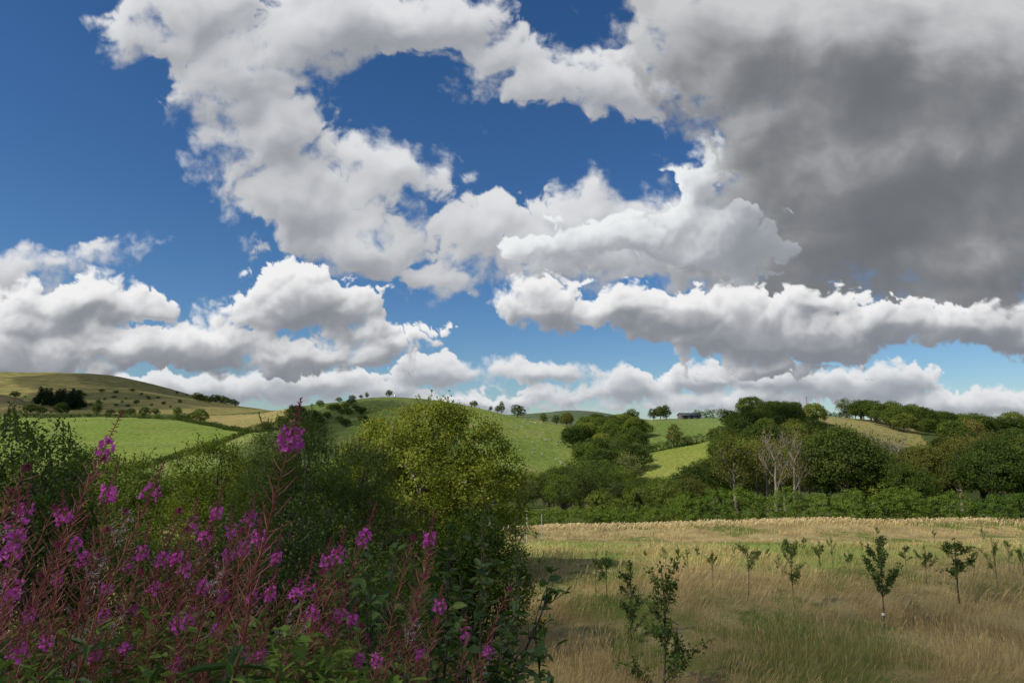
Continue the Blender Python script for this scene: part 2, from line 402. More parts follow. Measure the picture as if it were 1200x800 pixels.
M = {}
def make_mats():
    M['leaf'] = leaf_mat('tree leaves'); M['leafy'] = leaf_mat('yellowing leaves', (.28, .28, .03), .5, .6, .1, .35)
    M['gloss'] = leaf_mat('glossy leaves', (.20, .26, .05), .4, .45, .22, .3)
    M['bark'] = flat_mat('bark', (.07, .055, .04), (.15, .125, .10), 2.5, .9, .1, 0, .3)
    M['palebark'] = flat_mat('pale dead bark', (.27, .235, .18), (.18, .155, .12), 1.5, .9, .1, 0, .3)
    M['greybark'] = flat_mat('grey bark', (.12, .10, .07), (.065, .055, .04), 6, .9, .05, 0, .4)
    M['stemred'] = tint_mat('red stem', (.22, .045, .035), (.36, .11, .07), .5, .3)
    M['pod'] = tint_mat('reddish seed pod', (.30, .075, .060), (.52, .21, .15), .55, .3, .1)
    M['herbleaf'] = tint_mat('willowherb leaf', (.055, .115, .026), (.13, .20, .045), .5, .3, .3)
    M['petal'] = tint_mat('magenta petal', (.58, .04, .36), (.92, .20, .66), .5, .2, .4)
    M['bud'] = tint_mat('dark pink bud', (.28, .03, .08), (.42, .06, .16), .5, .2, .2)
    M['down'] = flat_mat('white seed down', (.75, .70, .64), None, rough=1, spec=0, transl=.4)
    M['under'] = tint_mat('undergrowth leaf', (.045, .095, .020), (.19, .27, .040), .5, .15, .3)
    M['wool'] = flat_mat('wool', (.42, .40, .34), (.34, .32, .27), 3)
    M['tin'] = flat_mat('dark corrugated roof', (.03, .034, .045), (.045, .05, .06), .3, .6, .3)
    M['barnwall'] = flat_mat('weathered boards', (.10, .095, .09), (.15, .14, .13), .5)
    M['pole'] = flat_mat('tarred pole', (.09, .075, .06), (.13, .11, .09), 1, .8)
    M['white'] = flat_mat('white paint', (.75, .75, .73), None, rough=.6)
    M['metalw'] = flat_mat('dull steel wire', (.35, .36, .36), None, rough=.5)
    M['yellow'] = tint_mat('yellow floret', (.75, .48, .02), (.85, .62, .04), .6, .2, .2)
    M['cloud'] = cloud_mat('cloud', .62); M['thincloud'] = cloud_mat('thin cloud', .42)
    # ground covers
    m, N = new_mat('meadow soil and grass'); gr, g, st = meadow_colour(N)
    col = N.mix(gr, g, st); n2 = N.noise(N.pos(1, 1, 1), 6, 5, .7)
    col = N.mix(1.0, col, N.mix(n2, (.35, .36, .33), (.95, .95, .9)), 'MULTIPLY')
    sepy = N.n('ShaderNodeSeparateXYZ'); N.put(sepy.inputs[0], N.pos())
    wob = N.noise(N.pos(1, 1, 0), .12, 3, .5)
    yy = N.m('MULTIPLY_ADD', wob, 16.0, sepy.outputs[1])
    fresh = N.m('MULTIPLY', N.ramp(yy, 36, 42), N.ramp(yy, 62, 50))
    col = N.mix(N.m('MULTIPLY', fresh, .85), col, (.19, .25, .055))
    finish(N, col, .95, .05, 0, None, n2, .06); M['meadow'] = m
    m, N = new_mat('grass blades'); gr, g, st = meadow_colour(N); t = attr_tint(N)
    st2 = N.mix(t, N.mix(1.0, st, (.75, .66, .6), 'MULTIPLY'), N.mix(1.0, st, (1.25, 1.2, 1.1), 'MULTIPLY'))
    g2 = N.mix(t, N.mix(1.0, g, (.6, .75, .6), 'MULTIPLY'), N.mix(1.0, g, (1.3, 1.15, 1.2), 'MULTIPLY'))
    k = N.m('ADD', gr, N.m('MULTIPLY_ADD', t, 1.1, -.55), clamp=True)
    c = N.mix(k, g2, st2); finish(N, c, .7, .15, .3, c); M['grass'] = m
    G = lambda *a, **k: ground_mat(*a, **k)
    M['straw'] = tint_mat('bleached grass', (.36, .27, .13), (.52, .42, .22), .7, .1, .3)
    M['pasture'] = G('bright pasture', (.128, .182, .030), (.175, .220, .045), (.110, .160, .030), .012, .5, stripe=(.004, .05, (.18, .20, .06)))
    M['pasture2'] = G('sheep pasture', (.145, .200, .040), (.195, .230, .056), (.25, .21, .09), .018, .5)
    M['strip'] = G('lower pasture', (.14, .19, .045), (.18, .21, .06), None, .02, .6)
    M['tan'] = G('stubble field', (.27, .22, .085), (.22, .20, .07), (.16, .16, .055), .02, .5)
    M['moor'] = G('moor grass', (.14, .14, .045), (.20, .175, .062), (.10, .105, .038), .004, .07, bd=1)
    M['moor2'] = G('brown bracken hill', (.115, .095, .045), (.14, .12, .05), (.09, .09, .035), .01, .1, bd=1)
    M['scrubhill'] = G('rough hillside', (.085, .12, .030), (.115, .145, .04), (.14, .14, .05), .02, .25, bd=1)
    M['field1'] = G('small green field', (.165, .200, .038), (.190, .215, .048), None, .02, .8)
    M['field2'] = G('upper green field', (.12, .17, .040), (.15, .19, .055), None, .02, .6)
    M['rfield'] = G('tawny field', (.20, .185, .06), (.25, .215, .09), (.15, .18, .055), .02, .4)
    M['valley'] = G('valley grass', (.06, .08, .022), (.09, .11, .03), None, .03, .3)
    M['farhill'] = G('far hills', (.075, .10, .055), (.10, .13, .06), (.17, .18, .08), .003, .03, bd=1)
    M['bank'] = G('bank soil', (.06, .06, .025), (.09, .085, .03), None, .5, 4, bd=.05)
# ------------------------------------------------------------------ terrain
YK = np.array([65, 100, 150, 200, 250, 300, 350, 400, 450, 600, 800, 1200, 1700, 2500, 7000], float)
TAB = {
 -400: [620, 600, 585, 568, 552, 535, 520, 508, 500, 485, 465, 430, 440, 470, 498],
 0:    [621, 600, 585, 568, 552, 530, 512, 498, 489, 458, 474, 434, 440, 480, 498],
 60:   [621, 600, 585, 568, 552, 530, 512, 498, 489, 483, 471, 436, 442, 480, 498],
 120:  [621, 600, 585, 568, 550, 528, 511, 498, 489, 483, 470, 438, 445, 480, 498],
 160:  [621, 600, 585, 568, 550, 528, 511, 498, 489, 483, 472, 446, 452, 482, 498],
 200:  [621, 600, 585, 568, 550, 528, 511, 499, 490, 483, 474, 457, 462, 482, 498],
 260:  [621, 600, 585, 568, 550, 528, 512, 501, 494, 484, 478, 472, 476, 484, 498],
 320:  [621, 600, 585, 565, 545, 520, 503, 491, 483, 480, 482, 484, 486, 490, 498],
 360:  [621, 600, 585, 562, 540, 512, 492, 477, 474, 480, 486, 488, 488, 490, 498],
 400:  [621, 600, 585, 560, 535, 508, 482, 468, 471, 482, 488, 490, 490, 490, 498],
 450:  [621, 600, 585, 558, 530, 500, 473, 463, 467, 485, 490, 490, 490, 490, 498],
 500:  [621, 600, 585, 560, 533, 502, 474, 466, 470, 485, 490, 490, 490, 490, 498],
 540:  [621, 600, 586, 564, 542, 511, 483, 472, 475, 488, 490, 490, 490, 490, 498],
 600:  [622, 601, 590, 576, 555, 527, 503, 487, 487, 492, 492, 489, 486, 490, 498],
 640:  [622, 602, 592, 580, 562, 540, 516, 498, 494, 500, 498, 490, 482, 490, 498],
 680:  [621, 602, 592, 582, 568, 550, 530, 508, 500, 500, 498, 488, 479, 489, 498],
 720:  [620, 602, 592, 585, 572, 548, 528, 508, 501, 500, 498, 492, 486, 490, 498],
 760:  [618, 601, 591, 581, 566, 533, 514, 500, 490, 493, 494, 495, 494, 495, 499],
 820:  [616, 600, 590, 576, 548, 522, 511, 499, 489, 494, 495, 496, 496, 497, 500],
 880:  [614, 599, 588, 560, 530, 503, 489, 485, 489, 500, 498, 498, 498, 498, 500],
 950:  [613, 598, 590, 565, 538, 512, 495, 487, 488, 498, 498, 498, 498, 498, 500],
 1010: [613, 598, 590, 570, 545, 518, 500, 491, 491, 498, 500, 500, 500, 500, 501],
 1075: [613, 598, 590, 572, 550, 530, 512, 501, 496, 500, 502, 502, 502, 502, 502],
 1140: [613, 598, 591, 575, 555, 537, 520, 508, 501, 502, 502, 502, 502, 502, 502],
 1200: [614, 599, 592, 577, 558, 540, 524, 511, 503, 503, 503, 503, 503, 503, 503],
 1600: [616, 602, 595, 580, 560, 542, 526, 513, 505, 503, 503, 503, 503, 503, 503],
}
_tx = np.array([ray(k, 500)[0] for k in TAB]); _TB = np.array([[ray(600, v)[1] for v in r] for r in TAB.values()])
# resample to a fine regular table and smooth it
_ty = np.log(YK); _GT = np.linspace(_tx[0], _tx[-1], 321); _GY = np.linspace(_ty[0], _ty[-1], 241)
_A = np.array([np.interp(_GT, _tx, _TB[:, j]) for j in range(len(YK))]).T
_B = np.array([np.interp(_GY, _ty, _A[i]) for i in range(len(_GT))])
def _sm(a, k, ax):
    ker = np.hanning(2 * k + 3)[1:-1]; ker /= ker.sum()
    p = np.pad(a, [(k, k) if i == ax else (0, 0) for i in (0, 1)], mode='edge')
    return np.apply_along_axis(lambda v: np.convolve(v, ker, 'valid'), ax, p)
_B = _sm(_sm(_B, 6, 0), 3, 1)
_NR = dict(Y=[0, 2.5, 5, 9, 13, 22, 30, 45, 65], z=[-1.65, -1.75, -3.1, -4.95, -5.2, -5.35, -5.75, -7.15, -9.0])
_NL = dict(Y=[0, 3, 5, 9, 14, 22, 30, 45, 65], z=[-1.65, -1.85, -2.45, -4.1, -5.2, -5.45, -5.85, -7.3, -9.1])

def ground(x, y, detail=True):
    x = np.asarray(x, float); y = np.asarray(y, float)
    yc = np.maximum(y, 65.0); t = np.clip(x / np.maximum(y, 20.0), _GT[0], _GT[-1])
    fi = (t - _GT[0]) / (_GT[1] - _GT[0]); fj = np.clip((np.log(yc) - _GY[0]) / (_GY[1] - _GY[0]), 0, 239.999)
    i = np.clip(fi.astype(int), 0, 319); j = fj.astype(int); a = fi - i; b = fj - j
    s = (_B[i, j] * (1 - a) + _B[i + 1, j] * a) * (1 - b) + (_B[i, j + 1] * (1 - a) + _B[i + 1, j + 1] * a) * b
    zf = s * np.minimum(yc, 7000)
    yn = np.clip(y, 0, 65)
    w = np.clip((x + 1.5) / 3.5, 0, 1); w = w * w * (3 - 2 * w)
    zn = np.interp(yn, _NR['Y'], _NR['z']) * w + np.interp(yn, _NL['Y'], _NL['z']) * (1 - w)
    k = np.clip((y - 45) / 20, 0, 1); k = k * k * (3 - 2 * k)
    z65 = s * 65.0
    zn = zn + (z65 - zn) * k
    z = np.where(y < 65, zn, zf)
    if detail:
        r = np.hypot(x, y)
        z = z + perlin(x * .11 + 5, y * .11, 3) * .28 * np.clip((r - 8) / 14, 0, 1) + perlin(x * .45, y * .45, 4) * .10 * np.clip((r - 3) / 8, 0, 1)
        z = z + perlin(x * .02, y * .02, 5) * np.clip((r - 90) / 400, 0, 1) * 1.2 + perlin(x * .004, y * .004, 6) * np.clip((r - 600) / 900, 0, 1) * 9
    return z
def gz(x, y): return float(ground(np.array([x]), np.array([y]))[0])
def gpt(px, Y, dz=0):
    """the point of the ground at distance Y in the sight line column px"""
    x = ray(px, 500)[0] * Y
    return Vector((x, Y, gz(x, Y) + dz))

def in_poly(px, py, poly):
    c = np.zeros(px.shape, bool); n = len(poly)
    for i in range(n):
        x1, y1 = poly[i]; x2, y2 = poly[(i + 1) % n]
        if y1 == y2: continue
        m = ((y1 > py) != (y2 > py)) & (px < (x2 - x1) * (py - y1) / (y2 - y1) + x1); c ^= m
    return c

# field boundaries on the map: (column, distance) corners
FIELDS = [
 ('moorland', 'moor', [(-900, 610), (60, 610), (110, 540), (330, 560), (350, 2400), (-900, 2400)], 'olive brown moorland slope of the long hill'),
 ('hillside', 'moor2', [(-900, 470), (20, 470), (66, 520), (66, 610), (-900, 640)], 'dull brown shoulder of hill beyond the bright meadow'),
 ('pasture', 'pasture', [(-500, 215), (150, 244), (292, 352), (206, 452), (-500, 456)], 'bright green sloping pasture with a hedge on every side'),
 ('pasture', 'strip', [(150, 242), (60, 180), (330, 180), (345, 345), (294, 352)], 'narrow green strip of pasture below the diagonal hedge'),
 ('stubble_field', 'tan', [(225, 447), (292, 362), (345, 340), (345, 480), (225, 560)], 'pale tan field beside the scrubby round hill'),
 ('hillside', 'scrubhill', [(300, 250), (346, 342), (352, 520), (545, 470), (545, 200), (330, 180)], 'dark green rough side of the round hill'),
 ('sheep_pasture', 'pasture2', [(545, 190), (660, 170), (700, 300), (672, 440), (640, 500), (352, 520), (380, 400), (545, 400)], 'light green pasture on the flank of the round hill with sheep'),
 ('field', 'field1', [(725, 190), (850, 190), (850, 310), (745, 310)], 'small mown yellow green field between copse and wooded mound'),
 ('field', 'field2', [(745, 310), (880, 310), (880, 520), (745, 520)], 'upper green field running up to the dark barn'),
 ('field', 'rfield', [(955, 360), (1095, 280), (1060, 440), (940, 480)], 'tawny sloping field between the wooded mound and the right wood'),
 ('distant_hills', 'farhill', [(352, 600), (1700, 600), (1700, 8000), (350, 8000), (-1200, 8000), (-1200, 2400), (350, 2400)], 'low dark hills far off on the skyline'),
]
def build_terrain():
    az = np.concatenate([np.arange(-180, -46, 4.0), np.arange(-46, 46, .13), np.arange(46, 176.1, 4.0)])
    rr = np.concatenate([[0.0], 1.2 * (8500 / 1.2) ** (np.arange(420) / 419.0)])
    A, R_ = np.meshgrid(np.radians(az), rr)
    X = R_ * np.sin(A); Y = R_ * np.cos(A); Z = ground(X, Y)
    h, w = X.shape; V = np.stack([X, Y, Z], -1).reshape(-1, 3)
    idx = np.arange(h * w).reshape(h, w); nx = np.roll(idx, -1, 1)
    F = np.stack([idx[:-1], nx[:-1], nx[1:], idx[1:]], -1).reshape(-1, 4)
    C = V[F].mean(1); cx, cy = C[:, 0], C[:, 1]
    tt = np.clip(cx / np.maximum(cy, 1e-3), -1.9, 1.9)
    col = 600 + 800 * tt * (CP - (400 - 500) / 800 * SP)
    cls = np.full(len(F), -1)
    for i, f in enumerate(FIELDS):
        cls[in_poly(col, cy, f[2]) & (cls < 0) & (cy > 80)] = i
    cls[(cls < 0) & (cy < 76) & (cy > 6.5)] = 101
    cls[(cls < 0) & (cy <= 6.5)] = 102
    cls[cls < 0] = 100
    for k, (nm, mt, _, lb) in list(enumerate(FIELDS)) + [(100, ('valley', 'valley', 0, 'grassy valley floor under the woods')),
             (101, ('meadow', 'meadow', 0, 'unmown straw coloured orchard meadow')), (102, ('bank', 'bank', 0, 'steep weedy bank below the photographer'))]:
        f = F[cls == k]
        if not len(f): continue
        u, inv = np.unique(f, return_inverse=True)
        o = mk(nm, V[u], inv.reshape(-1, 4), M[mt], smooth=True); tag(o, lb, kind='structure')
# ------------------------------------------------------------------ trees (prototypes are 10 m tall, 1 = 1 m)
PROTO = {}
def tree_mesh(kind, seed):
    rng = np.random.default_rng(seed); tb = MB(); cb = MB()
    if kind in ('oak', 'ash', 'small', 'fine', 'fineash'):
        spec = dict(oak=(19, 4.3, 5.4, 2.2, .9), ash=(15, 3.0, 5.6, 1.7, 1.5), small=(11, 3.6, 4.6, 2.2, .6), fine=(24, 4.3, 5.4, 2.0, .9), fineash=(20, 3.2, 5.6, 1.6, 1.5))[kind]
        nl, rx, cz, lr, z0 = spec; lobes = []; rz = 10 - cz - .4
        for i in range(nl):
            ph = i * 2.399 + rng.uniform(-.4, .4); u = 1 - 1.55 * (i + .5) / nl; q = math.sqrt(max(0, 1 - u * u))
            k = rng.uniform(.62, .95)
            c = np.array([math.cos(ph) * q * (rx - lr * .55) * k * 1.15, math.sin(ph) * q * (rx - lr * .55) * k * 1.15, cz + u * (rz - lr * .45) * k])
            r = lr * rng.uniform(.62, 1.12); lobes.append((*c, r, r, r * rng.uniform(.7, .9)))
        lobes.append((0, 0, cz, rx * .5, rx * .5, rz * .55))
        dens, nf, pr, L = dict(oak=(1.5, 13, .36, .40), ash=(1.15, 11, .40, .34), small=(1.6, 12, .34, .36), fine=(2.0, 30, .34, .22), fineash=(1.6, 24, .34, .20))[kind]
        foliage(cb, rng, lobes, dens, nf, pr, L, L * .8, 4, low=.45)
        top = np.array([0, 0, cz + rz * .35]); tr = bend((0, 0, -.4), top, rng, 8, .05)
        tb.tube(tr, np.linspace(.34, .10, 8), 7)
        for l in lobes[:-1]:
            a = tr[rng.integers(2, 6)]; tb.tube(bend(a, l[:3], rng, 5, .12), np.linspace(.14, .03, 5), 4)
    elif kind in ('bare', 'dieback'):
        top = 9.9; tr = bend((0, 0, -.4), (rng.uniform(-.5, .5), rng.uniform(-.5, .5), 7.2), rng, 9, .05)
        tb.tube(tr, np.linspace(.30, .10, 9), 6); ends = []
        def grow(p, d, L, r, lev):
            d = d / np.linalg.norm(d); q = p + d * L; path = bend(p, q, rng, 5, .13)
            tb.tube(path, np.linspace(r, r * .5, 5), 4 if lev < 2 else 3)
            ends.append(q)
            if lev < 3:
                for _ in range(rng.integers(3, 5)):
                    s = path[rng.integers(2, 5)]; nd = d + rng.normal(size=3) * .55 + np.array([0, 0, .35])
                    grow(s, nd, L * rng.uniform(.5, .75), r * .5, lev + 1)
        for i in range(9):
            p = tr[rng.integers(3, 9)]; a = rng.uniform(0, 6.28)
            grow(p, np.array([math.cos(a) * .62, math.sin(a) * .62, 1.0]), rng.uniform(1.8, 3.2), .10, 1)
        E_ = np.array(ends); n = 900 if kind == 'bare' else 4200
        ii = rng.integers(0, len(E_), n); sp = .35 if kind == 'bare' else .5
        P = E_[ii] + rng.normal(size=(n, 3)) * sp
        if kind == 'bare': P = P[(P[:, 2] < 6.5) | (rng.random(n) < .35)]
        n = len(P); cb.leaves(P, rdir(rng, n), unit(rdir(rng, n) + [0, 0, .5]), .26, .2, rng.uniform(.2, 1, n), 4)
    elif kind == 'conifer':
        tb.tube([(0, 0, -.4), (0, 0, 5), (0, 0, 9.6)], [.22, .14, .03], 5)
        lobes = []
        for z in np.arange(1.0, 9.8, .55):
            r = (10 - z) * .24 + .15
            for k in range(5):
                a = rng.uniform(0, 6.28); lobes.append((math.cos(a) * r * .55, math.sin(a) * r * .55, z, r * .55, r * .55, .35))
        foliage(cb, rng, lobes, 3.0, 6, .18, .38, .16, 4, low=.3, inner=.5)
    elif kind == 'poplar':      # narrow upright
        lobes = [(rng.uniform(-.6, .6), rng.uniform(-.6, .6), z, 1.5 * q, 1.5 * q, 1.1) for z, q in
                 zip(np.arange(2.4, 9.6, .8), (.7, 1, 1.15, 1.2, 1.1, 1.0, .85, .7, .45))]
        foliage(cb, rng, lobes, 1.7, 12, .34, .36, .28, 4)
        tb.tube(bend((0, 0, -.4), (0, 0, 9), rng, 7, .03), np.linspace(.26, .05, 7), 6)
    t = tb.build('tree trunk proto', M['bark']); c = cb.build('tree crown proto', M['leaf'])
    r = (t.data, c.data); bpy.data.objects.remove(t); bpy.data.objects.remove(c); return r

GREENS = dict(dark=(.056, .086, .020), mid=(.090, .128, .027), olive=(.116, .130, .032), light=(.145, .185, .040), grey=(.112, .142, .056),
              brown=(.122, .122, .040), gold=(.150, .150, .030), con=(.022, .040, .022), vivid=(.092, .150, .028))
NTREE = {}
def tree(px, Y, h, kind='oak', colr='mid', wid=1.0, label=None, group=None, bark='bark', name='tree', dz=0, rng=random):
    k = kind; nv = dict(fine=4, fineash=3, oak=4, ash=3, small=3, bare=3, dieback=2, conifer=2, poplar=1)[k]
    v = rng.randrange(nv); key = (k, v)
    if key not in PROTO: PROTO[key] = tree_mesh(k, 100 + v * 17 + len(k) * 5)
    p = gpt(px, Y, dz); s = h / 10.0
    e = empty(name, p, label, dict(conifer='conifer').get(k, 'tree'), group, rng.uniform(0, 6.28), (s * wid, s * wid, s))
    for nm, me in zip(('trunk', 'crown'), PROTO[key]):
        o = bpy.data.objects.new(nm, me); COL.objects.link(o); o.parent = e
        if nm == 'crown':
            c = GREENS[colr]; j = rng.uniform(.88, 1.14); o.color = (c[0] * j, c[1] * j, c[2] * j, 1)
        elif bark != 'bark':
            o.material_slots[0].link = 'OBJECT'; o.material_slots[0].material = M[bark]
    return e

def scatter(poly, step, hr, kinds, cols, label, group, rng, wid=(1.0, 1.25), name='tree', jit=.42):
    """trees standing over an area given as (column, distance) corners, roughly STEP metres apart"""
    P = np.array([(ray(a, 500)[0] * b, b) for a, b in poly])
    x0, y0 = P.min(0); x1, y1 = P.max(0); r = 0; y = y0; n = 0
    while y < y1:
        x = x0 + (step / 2 if r % 2 else 0)
        while x < x1:
            qx = x + rng.uniform(-jit, jit) * step; qy = y + rng.uniform(-jit, jit) * step
            if in_poly(np.array([qx]), np.array([qy]), [tuple(p) for p in P])[0]:
                px = 600 + 800 * qx / qy * (CP + .125 * SP)
                if -90 < px < 1290:
                    tree(px, qy, rng.uniform(*hr), rng.choice(kinds), rng.choice(cols), rng.uniform(*wid), label, group, name=name, rng=rng); n += 1
            x += step
        y += step * .87; r += 1
    return n

def hedge(pts, h, w, colr, label, L=.3, dens=2.2, nleaf=9, name='hedge', seed=1, hv=.18, group=None, mat='leaf'):
    """pts (column, distance); lobes of foliage set along the line, resting on the ground"""
    rng = np.random.default_rng(seed); W = [gpt(a, b) for a, b in pts]; lobes = []; mb = MB()
    o0 = np.array(W[len(W) // 2])
    for a, b in zip(W[:-1], W[1:]):
        d = (b - a); n = max(2, int(d.length / (w * .55)))
        for i in range(n):
            p = a + d * ((i + rng.uniform(-.2, .2)) / n); hh = h * rng.uniform(1 - hv, 1 + hv)
            z = gz(p.x, p.y)
            lobes.append((p.x - o0[0] + rng.normal() * w * .08, p.y - o0[1] + rng.normal() * w * .08, z + hh * .48 - o0[2], w * .55, w * .55, hh * .55))
    lob = np.array(lobes); out = []
    # work along the hedge in pieces so that only neighbours are compared
    for i in range(0, len(lob), 12):
        foliage(mb, rng, lob[max(0, i - 1):i + 13], dens, nleaf, L * .9, L, L * .75, 4, low=.12, inner=.62)
    o = mb.build(name, M[mat]); o.location = o0; c = GREENS[colr]; o.color = (*c, 1)
    tag(o, label, 'hedge', group); return o

def far_vegetation():
    R = random.Random(21)
    # ---- belt of trees behind the meadow hedge
    scatter([(575, 84), (700, 84), (735, 112), (700, 165), (640, 160), (575, 125)], 7.4, (4.6, 7.2), ['fine', 'fineash', 'fineash'], ['mid', 'dark', 'olive', 'mid', 'grey'],
            'bushy green tree in the belt below the sheep pasture', 'trees in the belt below the sheep pasture', R, (1.0, 1.35))
    scatter([(700, 84), (815, 84), (815, 150), (738, 150)], 7.2, (3.8, 5.6), ['fineash', 'fine', 'fineash'], ['dark', 'mid', 'olive'],
            'low rounded tree in the belt below the small mown field', 'trees in the belt below the mown field', R, (1.1, 1.45))
    # ---- copse between sheep pasture and small field
    scatter([(640, 165), (735, 160), (742, 230), (690, 225)], 10.0, (8, 11.5), ['oak', 'ash', 'oak'], ['dark', 'mid', 'mid', 'olive'],
            'leafy tree at the lower end of the copse beside the sheep pasture', 'trees of the copse beside the sheep pasture', R)
    scatter([(690, 225), (742, 230), (752, 330), (685, 330)], 12.0, (9, 12.5), ['oak', 'oak', 'ash'], ['mid', 'dark', 'grey', 'mid'],
            'rounded tree in the middle of the copse beside the sheep pasture', 'trees of the copse beside the sheep pasture', R)
    scatter([(665, 340), (752, 335), (745, 445), (685, 440)], 14.0, (9, 12), ['oak', 'oak', 'small'], ['mid', 'dark', 'light', 'mid'],
            'dense tree at the skyline end of the copse', 'trees at the top of the copse', R)
    for px, Y, h, k, c, w, lb in [
        (607, 428, 8.6, 'small', 'dark', 1.25, 'dark dome shaped tree at the top right corner of the sheep pasture'),
        (637, 432, 6.5, 'small', 'mid', 1.0, 'small round tree first to the right of the dome shaped pasture tree'),
        (652, 436, 6.8, 'small', 'grey', 1.0, 'small greyish tree against the far dark hill'),
        (664, 430, 9.0, 'oak', 'olive', 1.0, 'olive tree at the left tip of the copse skyline'),
        (588, 426, 8.0, 'poplar', 'dark', 1.1, 'tall thin dark tree on the skyline right of the round hill'),
        (583, 428, 5.0, 'small', 'dark', .8, 'short dark tree touching the tall thin skyline tree'),
        (575, 425, 3.4, 'small', 'dark', .8, 'tiny dark bush left of the tall thin skyline tree'),
        (556, 418, 4.6, 'small', 'dark', 1.1, 'lone dark round bush on the right shoulder of the round hill'),
        (455, 405, 4.6, 'small', 'dark', 1.05, 'lone dark tree beside the pole on the hilltop'),
        (429, 403, 3.6, 'poplar', 'dark', 1.4, 'small dark upright bush on the crest left of the hilltop tree'),
        (422, 402, 2.4, 'small', 'dark', 1.2, 'very small bush between two crest bushes of the round hill'),
        (412, 400, 3.0, 'small', 'dark', 1.7, 'low wide bush on the crest of the round hill'),
        (396, 398, 3.0, 'small', 'grey', 1.6, 'pale grey green bush on the left crest of the round hill'),
        (374, 392, 4.2, 'small', 'mid', 1.4, 'green bush on the left slope of the round hill'),
        (766, 448, 8, 'small', 'dark', 1.1, 'dark tree first of three left of the barn'),
        (774, 446, 9, 'oak', 'dark', 1.0, 'dark tree in the middle of three left of the barn'),
        (781, 444, 9.5, 'poplar', 'dark', 1.6, 'dark pointed tree nearest to the barn wall'),
        (789, 316, 10.5, 'poplar', 'olive', 1.5, 'thin pale tree standing in the hedge between the two green fields'),
        (347, 338, 11, 'oak', 'dark', 1.0, 'dark spreading tree at the upper end of the pasture hedge'),
        (363, 325, 9, 'small', 'dark', 1.2, 'dark rounded tree halfway down the left side of the round hill'),
        (330, 350, 6, 'small', 'mid', 1.4, 'low green tree in the hedge left of the spreading hedge tree'),
        (312, 348, 5, 'small', 'dark', 1.7, 'low bushy tree at the corner of the stubble field'),
        (234, 432, 9.5, 'small', 'mid', 1.3, 'broad green tree in the hedge at the right end of the bright meadow'),
        (207, 500, 7.5, 'small', 'mid', 1.1, 'medium tree behind the hedge left of the broad green one'),
        (168, 466, 7.6, 'small', 'dark', 1.15, 'dark round tree in the top hedge of the bright meadow'),
        (112, 470, 12.5, 'poplar', 'dark', 1.1, 'tall leaning tree above the top hedge of the bright meadow'),
        (152, 520, 6, 'small', 'dark', 1.5, 'first low dark tree right of the tall leaning tree'),
        (142, 525, 5, 'small', 'mid', 1.6, 'second low tree behind the meadow hedge'),
        (128, 530, 5, 'small', 'dark', 1.7, 'low dark tree close to the tall leaning tree'),
        (181, 530, 5.5, 'small', 'mid', 1.6, 'low tree beyond the dark round hedge tree'),
        (34, 480, 7.5, 'oak', 'dark', 1.3, 'dark oak at the left end of the meadow hedge'),
        (46, 490, 6.5, 'small', 'dark', 1.3, 'dark bushy tree between oak and conifer plantation'),
        (70, 500, 9, 'oak', 'dark', 1.1, 'big dark tree in front of the conifer plantation'),
        (14, 590, 6, 'small', 'dark', 1.6, 'dark bush on the brow of the brown hill')]:
        tree(px, Y, h, k, c, w, lb, name='bush' if 'bush' in lb.split(' on ')[0].split(' left')[0] else 'tree', rng=R)
    # hawthorns dotted over the moor
    for px, Y in [(92, 900), (95, 880), (116, 940), (131, 860), (133, 930), (145, 850), (152, 980), (163, 930), (170, 900), (172, 870), (183, 900), (205, 1130), (216, 1150),
                  (120, 820), (104, 700), (134, 700), (148, 690), (158, 760), (190, 760), (176, 720), (86, 860), (198, 700), (209, 840), (141, 780)]:
        tree(px, Y, R.uniform(2.5, 5.5), 'small', 'dark', R.uniform(1, 2.2), 'tiny dark hawthorn dotted on the moorland slope', 'hawthorns dotted on the moorland slope', name='hawthorn', rng=R)
    for px in range(228, 278, 6):
        tree(px + R.uniform(-2, 2), 1000 + R.uniform(-60, 40), R.uniform(8, 13), 'small', 'dark', 1.6, 'small dark tree in the line at the foot of the moor ridge', 'trees at the foot of the moor ridge', name='tree', rng=R)
    # conifer plantation
    scatter([(36, 650), (96, 640), (95, 740), (50, 740)], 15, (14, 19), ['conifer'], ['con'], 'dark conifer in the plantation under the moor', 'conifers of the plantation', R, (1.2, 1.6), name='conifer')
    # scrub on the round hill
    scatter([(360, 300), (440, 300), (430, 380), (365, 360)], 11.0, (2.5, 4.5), ['small'], ['dark', 'mid'], 'gorse bush on the rough side of the round hill', 'gorse bushes on the round hill', R, (1.2, 1.9), name='gorse_bush')
    # ---- wooded mound
    scatter([(838, 175), (965, 172), (968, 260), (832, 255)], 13, (9, 12), ['oak', 'oak', 'ash'], ['dark', 'mid', 'mid', 'olive'],
            'leafy tree on the lower face of the wooded mound', 'trees of the wooded mound', R)
    scatter([(832, 255), (968, 260), (960, 345), (850, 345)], 14, (9, 12), ['oak', 'oak', 'small'], ['dark', 'mid', 'dark', 'light'],
            'leafy tree on the upper face of the wooded mound', 'trees of the wooded mound', R)
    scatter([(880, 350), (938, 350), (930, 372), (885, 372)], 10, (8, 10), ['oak', 'small'], ['dark', 'mid'],
            'dark tree on the crest of the wooded mound', 'trees on the crest of the mound', R)
    tree(880, 362, 12.5, 'oak', 'mid', 1.15, 'tallest round topped oak on the crest of the wooded mound', rng=R)
    tree(932, 366, 10, 'oak', 'dark', .8, 'dark tree at the right end of the mound crest', rng=R)
    tree(908, 360, 10, 'oak', 'dark', 1.0, 'dark tree right of the tallest oak on the mound', rng=R)
